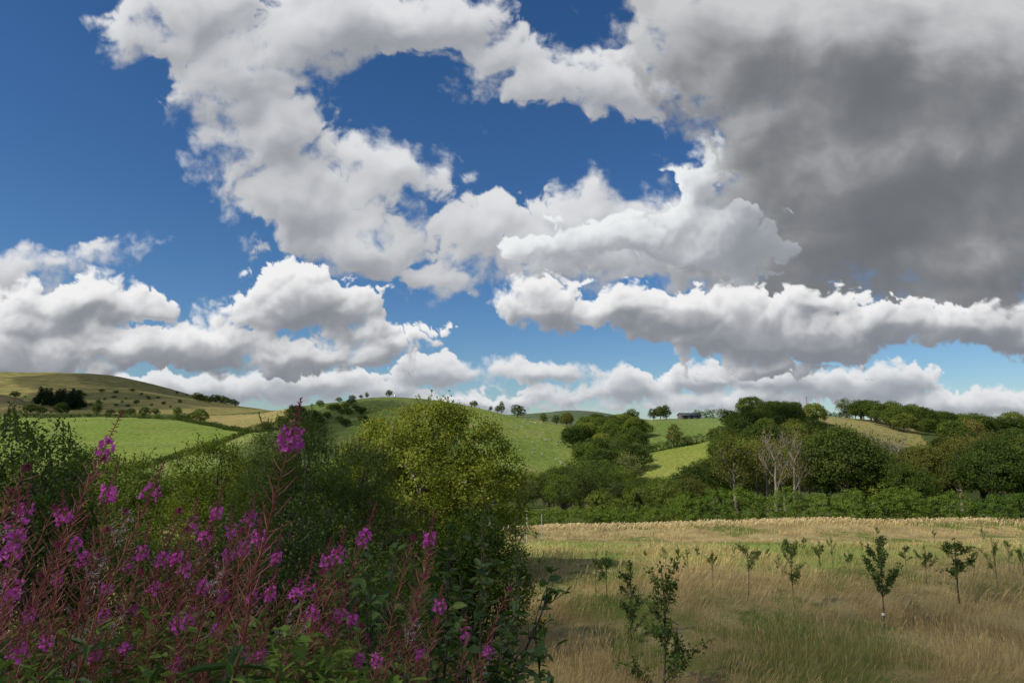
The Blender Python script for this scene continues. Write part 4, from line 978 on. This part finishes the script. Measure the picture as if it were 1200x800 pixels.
def willowherbs():
    rng = random.Random(9)
    FP = [herb_mesh(200 + i, f, l, s, d) for i, (f, l, s, d) in enumerate([(20, .12, 0, 0), (16, .20, 1, 0), (21, .08, 0, 0), (13, .24, 0, 0), (17, .15, 1, 0), (12, .28, 0, 0), (15, .22, 0, .18)])]
    SP = [herb_mesh(300 + i, 0, l, s, d) for i, (l, s, d) in enumerate([(.24, 1, 0), (.18, 2, 0), (.30, 0, 0), (.14, 1, .0), (.22, 0, .35)])]
    T = [herb_mesh(290, 28, .17, 0, 0, (.80, .88))]
    def put(px, py, Y, pr, label, group):
        parts, head = pr; p = at(px, py, Y); x0, y0 = p.x, p.y
        for _ in range(3):
            zg = gz(x0, y0); s = (p.z - zg) / head[2]; rz = 0 if _ == 0 else rz
            if _ == 0: rz = rng.uniform(-.5, .5)
            hx = head[0] * math.cos(rz) - head[1] * math.sin(rz); hy = head[0] * math.sin(rz) + head[1] * math.cos(rz)
            x0, y0 = p.x - hx * s, p.y - hy * s
        w = min(1.15, max(s, .72))
        e = empty('willowherb', (x0, y0, gz(x0, y0)), label, 'wildflower', group, rz, (s, s, s))
        for nm, me in parts:
            o = bpy.data.objects.new(nm, me); COL.objects.link(o); o.parent = e
    for i, (px, py, Y) in enumerate(HEADS):
        pr = T[0] if i == 0 else FP[i % len(FP)]
        put(px, py, Y, pr, HL.get(i, 'willowherb with magenta flowers above reddish seed pods in the crowd on the bank'), 'willowherbs on the bank')
    for i, (px, py, Y) in enumerate(SEED):
        put(px, py, Y, SP[i % len(SP)], 'willowherb gone to seed, all red stems and thin pods', 'seeding willowherbs on the bank')

# ------------------------------------------------------------------ saplings of the orchard
def sapling_mesh(seed, bushy=1.0, limbs=6, lo=4):
    rng = np.random.default_rng(seed); st = MB(); lf = MB(); H = 2.0
    tr = bend((0, 0, -.1), (rng.normal() * .05, 0, H), rng, 12, .03); st.tube(tr, np.linspace(.022, .005, 12), 6)
    def lv(path, n, L=.062, k0=.2):
        t = rng.uniform(k0, 1, n) * (len(path) - 1.001); i = t.astype(int); P = path[i] + (path[i + 1] - path[i]) * (t - i)[:, None]; d = unit(path[i + 1] - path[i])
        P = P + rng.normal(size=(n, 3)) * .035
        LL = L * rng.uniform(.6, 1.25, n); lf.leaves(P, unit(rdir(rng, n) + d * .5), unit(rdir(rng, n) + [0, 0, .6]), LL * 1.05, LL * .6, np.clip(rng.normal(.5, .25, n), 0, .97), 6, .14, .15)
    lv(tr[max(1, lo):], int(120 * bushy * (1.5 if lo < 3 else 1)))
    for k in range(limbs):
        i = rng.integers(lo, 10); a = k * 2.4 + rng.uniform(-.4, .4); l = rng.uniform(.4, .8) * (1.25 - i / 14)
        v = np.array([math.cos(a) * .75, math.sin(a) * .75, rng.uniform(.7, 1.2)]); p = bend(tr[i], tr[i] + unit(v) * l, rng, 7, .1); st.tube(p, np.linspace(.011, .003, 7), 4)
        lv(p, int(75 * bushy * l / .6), k0=.3)
        for j in range(3):
            q = p[rng.integers(3, 7)]; w = bend(q, q + unit(v + rng.normal(size=3) * .6) * l * .4, rng, 5, .1); st.tube(w, np.linspace(.005, .002, 5), 3); lv(w, int(26 * bushy))
    a = st.build('trunk', M['greybark']); b = lf.build('crown', M['leaf']); r = (a.data, b.data); bpy.data.objects.remove(a); bpy.data.objects.remove(b); return r

SAPS = [  # column, base row, top row, wid, proto, label
 (768, 812, 672, 1.0, 8, 'sapling nearest the viewer, big and leafy, cut by the bottom edge'),
 (735, 750, 668, .85, 8, 'slim leafy sapling just behind the nearest one'),
 (1020, 738, 640, .95, 2, 'tall dark sapling with a white tie low on its stem'),
 (920, 714, 640, .8, 3, 'forked sapling with a bare lower stem, left of the tall dark one'),
 (1107, 708, 637, 1.35, 4, 'wide sapling with low spreading side limbs'),
 (868, 698, 641, 1.0, 5, 'sapling with an airy open crown left of the forked one'),
 (829, 690, 648, .9, 1, 'small thin sapling with one bare arm'),
 (801, 676, 643, .9, 3, 'small upright sapling behind the nearest one'),
 (790, 668, 641, .6, 2, 'very narrow sapling standing close to a small upright one'),
 (773, 668, 643, 1.0, 5, 'small twiggy sapling at the edge of the shade'),
 (695, 703, 650, .9, 2, 'left sapling of the dense pair at the shade line'),
 (708, 704, 649, .9, 0, 'right sapling of the dense pair at the shade line'),
 (951, 686, 638, .8, 1, 'thin sapling with a narrow crown right of the forked one'),
 (966, 662, 630, .9, 3, 'small sapling on the sunlit line behind the thin one'),
 (1072, 688, 643, 1.0, 5, 'medium sapling left of the wide spreading one'),
 (1050, 668, 641, 1.2, 4, 'small low sapling half hidden by the grass behind the medium one'),
 (1152, 692, 634, .9, 2, 'leggy sapling right of the wide spreading one'),
 (1183, 678, 640, .75, 0, 'dense oval sapling near the right edge'),
 (1168, 666, 636, .7, 3, 'small sapling between the leggy and the oval one'),
 (1205, 690, 645, .9, 1, 'sapling cut off by the right edge'),
 (881, 668, 643, 1.0, 4, 'little bushy sapling behind the airy one'),
 (893, 664, 644, .8, 5, 'tiny sapling next to the little bushy one'),
 (855, 662, 640, .7, 2, 'tiny dark sapling at the sunlit line'),
 (1019, 634, 616, .8, 5, 'far small sapling in the bright grass above the tall dark one'),
 (1085, 640, 622, .9, 1, 'far sapling in the bright grass above the wide one'),
 (721, 628, 612, .5, 3, 'far thin sapling beneath the low hedge'),
 (628, 640, 621, .7, 5, 'far thin sapling beside the hazel sprays'),
 (631, 672, 655, .6, 1, 'tiny sapling in the green strip near the hazel'),
 (1140, 640, 618, .7, 4, 'far sapling in the bright grass near the gap in the hedge'),
 (985, 672, 646, .9, 1, 'small sapling in the row left of the tall dark one'),
 (1128, 676, 648, .9, 3, 'small sapling right behind the wide spreading one'),
 (905, 676, 651, .8, 5, 'small open sapling behind the forked one'),
 (812, 660, 640, .8, 4, 'little sapling on the sunlit line left of the airy one'),
 (752, 664, 645, .8, 1, 'little sapling on the sunlit line left of the twiggy one'),
 (1000, 652, 634, .8, 2, 'little sapling just into the sun behind the tall dark one'),
 (1098, 656, 636, .8, 4, 'little sapling just into the sun behind the wide one'),
 (935, 652, 632, .8, 3, 'little sapling just into the sun behind the thin one'),
]
def saplings():
    PR = [sapling_mesh(400 + i, b, l) for i, (b, l) in enumerate([(1.0, 12), (.9, 5), (1.4, 7), (.9, 9), (1.0, 8), (.6, 7), (.8, 4), (1.1, 6)])]
    PR.append(sapling_mesh(431, .75, 15, 0))
    for i, (px, yb, yt, wid, v, lb) in enumerate(SAPS):
        # walk out along the sight line to where it meets the ground
        Y = 12.0
        while Y < 64:
            p = at(px, yb, Y)
            if p.z <= gz(p.x, p.y): break
            Y += .25
        p = gpt(px, Y); h = (at(px, yt, Y).z - p.z); s = h / 1.85; v = [v, 6, 7][(i * 7) % 3] if i > 6 else v
        e = empty('sapling', p, lb, 'sapling', 'young orchard saplings in the meadow', i * 1.3, (s * wid, s * wid, s))
        for nm, me in zip(('trunk', 'crown'), PR[v]):
            o = bpy.data.objects.new(nm, me); COL.objects.link(o); o.parent = e
            if nm == 'crown': j = random.uniform(.85, 1.15); o.color = (.092 * j, .140 * j, .045 * j, 1)
        if i == 2:
            m = MB(); m.tube([(0, 0, .30), (0, 0, .345)], [.035, .035], 8); m.build('tree_tie', M['white'], e)

# ------------------------------------------------------------------ small built things and sheep
def built():
    # barn on the skyline
    p = gpt(808, 452); e = empty('barn', p, 'long low dark roofed barn on the skyline at the top of the field', 'barn', rz=.1); mb = MB(); L, W, h = 13, 8, 2.2
    V = [(-L/2, -W/2, -1), (L/2, -W/2, -1), (L/2, W/2, -1), (-L/2, W/2, -1), (-L/2, -W/2, h), (L/2, -W/2, h), (L/2, W/2, h), (-L/2, W/2, h), (-L/2, 0, h + 1.5), (L/2, 0, h + 1.5)]
    mb.add(V, [[0, 1, 5, 4], [2, 3, 7, 6]]); mb.add(V, [[1, 2, 6, 9, 5], [3, 0, 4, 8, 7]]); mb.build('wall', M['barnwall'], e)
    r = MB()
    for s in (-1, 1):
        a = np.array([[-L/2 - .5, s * (W/2 + .6), h - .15], [L/2 + .5, s * (W/2 + .6), h - .15], [L/2 + .5, 0, h + 1.62], [-L/2 - .5, 0, h + 1.62]]); b = a + [0, 0, .14]
        V = np.concatenate([a, b]); r.add(V, [[0, 1, 2, 3], [4, 7, 6, 5], [0, 4, 5, 1], [1, 5, 6, 2], [3, 2, 6, 7], [0, 3, 7, 4]])
    r.build('roof', M['tin'], e)
    for x in (-4, 0, 4):
        d = MB(); d.box((x, -W/2 - .06, .8), (2.4, .1, 2.2)); d.build('door', M['tin'], e)
    # poles
    for px, Y, h, lb in [(947, 415, 11.5, 'dark utility pole on the skyline right of the wooded mound'), (938, 440, 9, 'smaller utility pole beside the skyline trees of the mound')]:
        e = empty('utility_pole', gpt(px, Y), lb, 'utility pole', 'utility poles on the skyline'); m = MB(); m.tube([(0, 0, -.5), (0, 0, h)], [.19, .13], 8); m.build('post', M['pole'], e)
        m = MB(); m.box((0, 0, h - .7), (2.4, .16, .16)); m.build('crossarm', M['pole'], e)
        for x in (-1, 0, 1): m = MB(); m.tube([(x, 0, h - .62), (x, 0, h - .3)], [.07, .05], 6); m.build('insulator', M['white'], e)
    e = empty('marker_post', gpt(462, 404), 'white post and thin mast on top of the round hill', 'post'); m = MB(); m.box((0, 0, .7), (.75, .75, 1.6)); m.build('pillar', M['white'], e)
    m = MB(); m.tube([(0, 0, 1.4), (0, 0, 7.4)], [.1, .07], 6); m.build('mast', M['white'], e); m = MB(); m.box((0, 0, 7.3), (.5, .3, .5)); m.build('mast_head', M['white'], e)
    # steel stakes in the meadow by the big tree
    for px, Y, h, lb in [(617, 44, 2.6, 'tall thin stake by the low hedge'), (634, 58, 2.0, 'shorter thin stake against the low hedge')]:
        o = MB(); o.tube([(0, 0, -.2), (.02, 0, h)], [.035, .03], 6); k = o.build('stake', M['metalw']); k.location = gpt(px, Y); tag(k, lb, 'stake')
    # sheep: one body grown from a skeleton, copied over the pasture
    me = bpy.data.meshes.new('sheep')
    pts = [(0, 0, .72), (.30, 0, .74), (.52, 0, .78), (.66, 0, .90), (.84, 0, .90), (-.30, 0, .72), (-.46, 0, .68)]; rad = [.27, .26, .20, .11, .07, .26, .16]
    ed = [(0, 1), (1, 2), (2, 3), (3, 4), (0, 5), (5, 6)]
    for x in (.38, -.34):
        for y in (-.13, .13):
            n = len(pts); pts += [(x, y, .5), (x + .01, y, .25), (x, y, .02)]; rad += [.10, .045, .04]; ed += [(1 if x > 0 else 5, n), (n, n + 1), (n + 1, n + 2)]
    me.from_pydata(pts, ed, []); o = bpy.data.objects.new('sheep', me); COL.objects.link(o); md = o.modifiers.new('s', 'SKIN')
    for i, v in enumerate(me.skin_vertices[0].data): v.radius = (rad[i], rad[i]); v.use_root = (i == 0)
    o.modifiers.new('u', 'SUBSURF').levels = 1
    dg = bpy.context.evaluated_depsgraph_get(); m2 = bpy.data.meshes.new_from_object(o.evaluated_get(dg)); bpy.data.objects.remove(o); m2.name = 'sheep'; m2.materials.clear(); m2.materials.append(M['wool'])
    R = random.Random(3); spots = [(R.uniform(596, 640), R.uniform(300, 410), 0) for _ in range(30)] + [(R.uniform(628, 668), R.uniform(345, 400), 0) for _ in range(16)] + [(R.uniform(650, 664), R.uniform(285, 312), 0) for _ in range(9)] \
        + [(R.uniform(20, 80), R.uniform(350, 450), 1) for _ in range(22)] + [(R.uniform(80, 130), R.uniform(420, 450), 1) for _ in range(5)]
    for px, Y, k in spots:
        s = bpy.data.objects.new('sheep', m2); COL.objects.link(s); p = gpt(px, Y); s.location = p; s.rotation_euler = (0, 0, R.uniform(0, 6.28)); s.scale = (.78,) * 3
        tag(s, ['white sheep grazing on the flank of the round hill', 'white sheep grazing at the left of the bright meadow'][k], 'sheep', ['sheep on the round hill pasture', 'sheep in the bright meadow'][k])
# ------------------------------------------------------------------ grass and undergrowth (nobody could count it)
def blades(P, h, w, lean, tint, rng, head):
    """P (n,3) roots; four-ring blades, the straw ones with a thicker seed head"""
    n = len(P); a = rng.uniform(0, 6.283, n); ax = np.stack([np.cos(a), np.sin(a), a * 0], 1)
    d = lean; up = np.array([0, 0, 1.])
    ks = np.array([0, .45, .74, .88, 1.0]); ws = np.where(head[:, None], np.array([[.5, .4, .55, 1.5, .1]]), np.array([[1.0, .85, .55, .35, .05]]))
    R_ = []
    for k in range(5):
        c = P + up * (h * (ks[k] - .22 * ks[k] ** 2 * (np.linalg.norm(d, axis=1) / (h + 1e-6))))[:, None] + d * (ks[k] ** 1.9)
        o = ax * (w * ws[:, k])[:, None] * .5
        R_ += [c - o, c + o]
    V = np.stack(R_, 1).reshape(-1, 3); b = np.arange(n)[:, None] * 10
    F = np.concatenate([b + np.array([[2 * k, 2 * k + 1, 2 * k + 3, 2 * k + 2]]) for k in range(4)])
    return V, F, np.repeat(tint, 10)

def grass():
    rng = np.random.default_rng(77); VV = []; FF = []; TT = []; off = 0
    zones = [(11, 17, 380, .0075, .55), (17, 26, 165, .011, .56), (26, 40, 62, .019, .50), (40, 69, 20, .045, .34)]
    for y0, y1, dn, w, h in zones:
        xr = y1 * .80; N = int((y1 - y0) * 2 * xr * dn)
        x = rng.uniform(-xr, xr, N); y = rng.uniform(y0, y1, N); k = (np.abs(x) < y * .80 + 1) & (x > -.42 * y if y1 > 17 else x > -.25 * y)
        # patchy: thinner where the grass has been pressed down
        pt = fbm(x * 1.0, y * .7, 2.4, 4, .55, 40); k &= rng.random(N) < np.clip(.70 + pt * 2.2, .12, 1)
        bx = ray(0, 0)[0]
        x = x[k]; y = y[k]; n = len(x); z = ground(x, y)
        tall = fbm(x, y * .7, 3.0, 4, .6, 41) * 1.4; g = fbm(x, y * .7, 5.0, 4, .6, 43) * 2.0
        fresh = ((y > 43) & (y < 56)) * .5
        head = rng.random(n) < np.clip(.62 + g * .5 - fresh, .1, .9)
        hh = h * rng.uniform(.45, 1.15, n) * (1 + tall * .8) * np.where(head, 1.0, .62) * (1 - fresh)
        wind = np.stack([.24 + fbm(x, y, 5, 2, .5, 45) * .5, fbm(x, y, 5, 2, .5, 46) * .5, x * 0], 1) * hh[:, None]
        lean = wind + rng.normal(size=(n, 3)) * [.17, .17, 0] * hh[:, None]
        t = np.clip(np.where(head, .72, .28) + rng.normal(size=n) * .17, 0, 1)
        V, F, T = blades(np.stack([x, y, z - .02], 1), hh, w * rng.uniform(.6, 1.3, n), lean, t, rng, head)
        VV.append(V); FF.append(F + off); TT.append(T); off += len(V)
    o = mk('long_grass', np.concatenate(VV), np.concatenate(FF), M['grass'], None, np.concatenate(TT)); tag(o, 'long seeding grass of the unmown meadow', kind='stuff')
    # thatch along the bright far edge
    n = 9000; px = rng.uniform(585, 1290, n); Y = 66.5 + rng.normal(size=n) * 1.2; x = np.array([ray(p, 500)[0] for p in px]) * Y; z = ground(x, Y)
    hh = rng.uniform(.22, .60, n); head = rng.random(n) < .9
    V, F, T = blades(np.stack([x, Y, z], 1), hh, rng.uniform(.05, .09, n), np.stack([.5 * hh, hh * 0, hh * 0], 1) + rng.normal(size=(n, 3)) * [.2, .2, 0], rng.uniform(.8, 1, n), rng, head)
    o = mk('dry_grass_edge', V, F, M['straw'], None, T); tag(o, 'tall bleached grass along the foot of the hedge', kind='stuff')

def undergrowth():
    rng = np.random.default_rng(88); mb = MB()
    n = 15000; y = 1.7 + 9 * rng.random(n) ** 1.4; px = rng.uniform(-120, 520, n); x = (px - 600) / 800 * y * 1.02
    k = (px < 470) | (y > 3.0); x, y, px = x[k], y[k], px[k]; n = len(x); z = ground(x, y)
    hm = np.clip(.30 + .35 * fbm(x, y, 1.3, 3, .5, 70) * 2, .08, .8) * np.where(px > 430, .75, 1.0)
    up = rng.random(n) ** .7 * hm
    P = np.stack([x, y, z + up], 1); L = rng.uniform(.03, .075, n) * np.where(y < 3, .85, 1.15)
    mb.leaves(P, unit(rdir(rng, n) + [0, 0, .15]), unit(rdir(rng, n) * .8 + [0, 0, .9]), L, L * rng.uniform(.35, .7, n), np.clip(rng.normal(.45, .25, n), 0, 1), 6, .12, .2)
    # a canopy of willowherb and bramble leaves about a metre up
    n = 16000; y = 1.9 + 3.6 * rng.random(n); px = rng.uniform(-60, 520, n); x = (px - 600) / 800 * y * 1.02; z = ground(x, y)
    cl = fbm(x, y, .55, 3, .6, 73)
    P = np.stack([x, y, z + .98 + cl * .34 - rng.random(n) ** 1.3 * .5 - np.clip(px - 300, 0, 300) / 300 * .2], 1); L = np.where(rng.random(n) < .75, rng.uniform(.045, .09, n), rng.uniform(.035, .055, n))
    mb.leaves(P, unit(rdir(rng, n) * [1, 1, .5] + [.1, 0, .2]), unit(rdir(rng, n) * .7 + [0, 0, .9]), L, np.where(L > .056, L * .22, L * .62), np.clip(rng.normal(.62, .25, n) + cl * .4, 0, 1), 6, .15, .25)
    # second tier: narrow upright leaves
    n = 9000; y = 1.8 + 8 * rng.random(n) ** 1.3; px = rng.uniform(-100, 560, n); x = (px - 600) / 800 * y * 1.02; z = ground(x, y)
    P = np.stack([x, y, z + rng.random(n) * .75], 1); L = rng.uniform(.07, .14, n)
    mb.leaves(P, unit(rdir(rng, n) * [1, 1, .4] + [.15, 0, .5]), unit(rdir(rng, n) + [0, 0, .8]), L, L * .17, np.clip(rng.normal(.5, .25, n), 0, 1), 6, .15, .25)
    o = mb.build('undergrowth', M['under']); tag(o, 'dark tangle of bramble and nettle leaves below the willowherb', kind='stuff')
    # rough grass and thatch on the bank and under the bushes
    n = 26000; y = 2 + 16 * rng.random(n) ** 1.2; x = rng.uniform(-1.0, -.10, n) * y; z = ground(x, y); hh = rng.uniform(.2, .75, n); head = rng.random(n) < .25
    V, F, T = blades(np.stack([x, y, z], 1), hh, rng.uniform(.005, .012, n), rng.normal(size=(n, 3)) * [.15, .15, 0] + [.1, 0, 0], np.where(head, .8, .2), rng, head)
    o = mk('bank_grass', V, F, M['grass'], None, T); tag(o, 'rough green grass on the bank under the bushes', kind='stuff')

def cloud_bank(name, discs, alt, seed, label, mat='cloud'):
    """a real cloud above, out of the picture towards the sun: its shadow lies on the given discs of ground (x, y, r)"""
    rng = np.random.default_rng(seed); sv = np.array(SUN); Vs = []; Fs = []; off = 0
    n1, n2 = 22, 11
    for (gx, gy, gzv, r) in discs:
        c = np.array([gx, gy, gzv]) + sv * (alt - gzv) / sv[2]
        th = np.linspace(0, 2 * np.pi, n1, endpoint=False); ph = np.linspace(-1.5, 1.5, n2)
        T, Pp = np.meshgrid(th, ph); d = np.stack([np.cos(T) * np.cos(Pp), np.sin(T) * np.cos(Pp), np.sin(Pp) * .42], -1)
        k = 1 + .16 * perlin(T * 1.7 + seed, Pp * 2.1 + gx) + .08 * rng.normal(size=T.shape)
        V = c + d * r * k[..., None]; idx = np.arange(n1 * n2).reshape(n2, n1); nx = np.roll(idx, -1, 1)
        F = np.stack([idx[:-1], nx[:-1], nx[1:], idx[1:]], -1).reshape(-1, 4)
        Vs.append(V.reshape(-1, 3)); Fs.append(F + off); off += len(V.reshape(-1, 3))
    o = mk(name, np.concatenate(Vs), np.concatenate(Fs), M[mat], smooth=True); tag(o, label, kind='structure')

def cloud_shadows():
    # shade over the bank and the near meadow
    cloud_bank('cloud', [(-3, -4, -4, 17), (-26, -16, -4, 20), (9, 3, -5, 21), (24, 12, -5, 22), (42, 13, -5, 24), (62, 10, -5, 26), (10, -18, -4, 22), (34, -16, -4, 26), (-8, -22, -4, 22)], 600, 1, 'low cumulus overhead that shades the bank and near meadow')
    H = lambda px, Y, r: (ray(px, 500)[0] * Y, Y, gz(ray(px, 500)[0] * Y, Y), r)
    cloud_bank('cloud', [H(140, 1100, 130), H(200, 1150, 110), H(100, 900, 90), H(170, 860, 120), H(20, 600, 70), H(70, 700, 70), H(130, 700, 70)], 900, 2, 'cumulus that shades the right part of the moor', 'thincloud')
    cloud_bank('cloud', [H(370, 330, 30), H(400, 355, 30), H(345, 320, 24), H(425, 345, 30), H(380, 290, 40), H(330, 290, 26)], 700, 3, 'small cumulus that shades the side of the round hill')
    cloud_bank('cloud', [H(930, 310, 26), H(890, 330, 22), H(1160, 200, 40), H(1200, 260, 50), H(1120, 260, 30)], 800, 4, 'cumulus that shades part of the right hand wood', 'thincloud')
build_world(); build_cloud_shell(); make_mats(); build_terrain(); far_vegetation()
near_trees(); sprays(); willowherbs(); saplings(); built(); grass(); undergrowth(); cloud_shadows()
def setup_render():
    cam = bpy.data.cameras.new('camera'); co = bpy.data.objects.new('camera', cam); COL.objects.link(co)
    cam.sensor_width = 36; cam.lens = 24.0; cam.clip_start = .05; cam.clip_end = 20000
    co.location = (0, 0, 0); co.rotation_euler = (math.radians(90) + PITCH, 0, 0)
    S.camera = co
    sun = bpy.data.lights.new('sun', 'SUN'); so = bpy.data.objects.new('sun', sun); COL.objects.link(so)
    sun.energy = 4.9; sun.angle = math.radians(.5); sun.color = (1.0, .93, .83)
    so.rotation_euler = (-Vector(SUN)).to_track_quat('-Z', 'Y').to_euler()
    S.view_settings.view_transform = 'Standard'; S.view_settings.look = 'None'
    S.view_settings.exposure = 0; S.view_settings.gamma = 1; S.view_settings.use_curve_mapping = False
    c = S.cycles
    c.max_bounces = 5; c.diffuse_bounces = 2; c.glossy_bounces = 1; c.transmission_bounces = 3; c.transparent_max_bounces = 32
    c.caustics_reflective = False; c.caustics_refractive = False
    c.use_adaptive_sampling = True; c.adaptive_threshold = .02
setup_render()
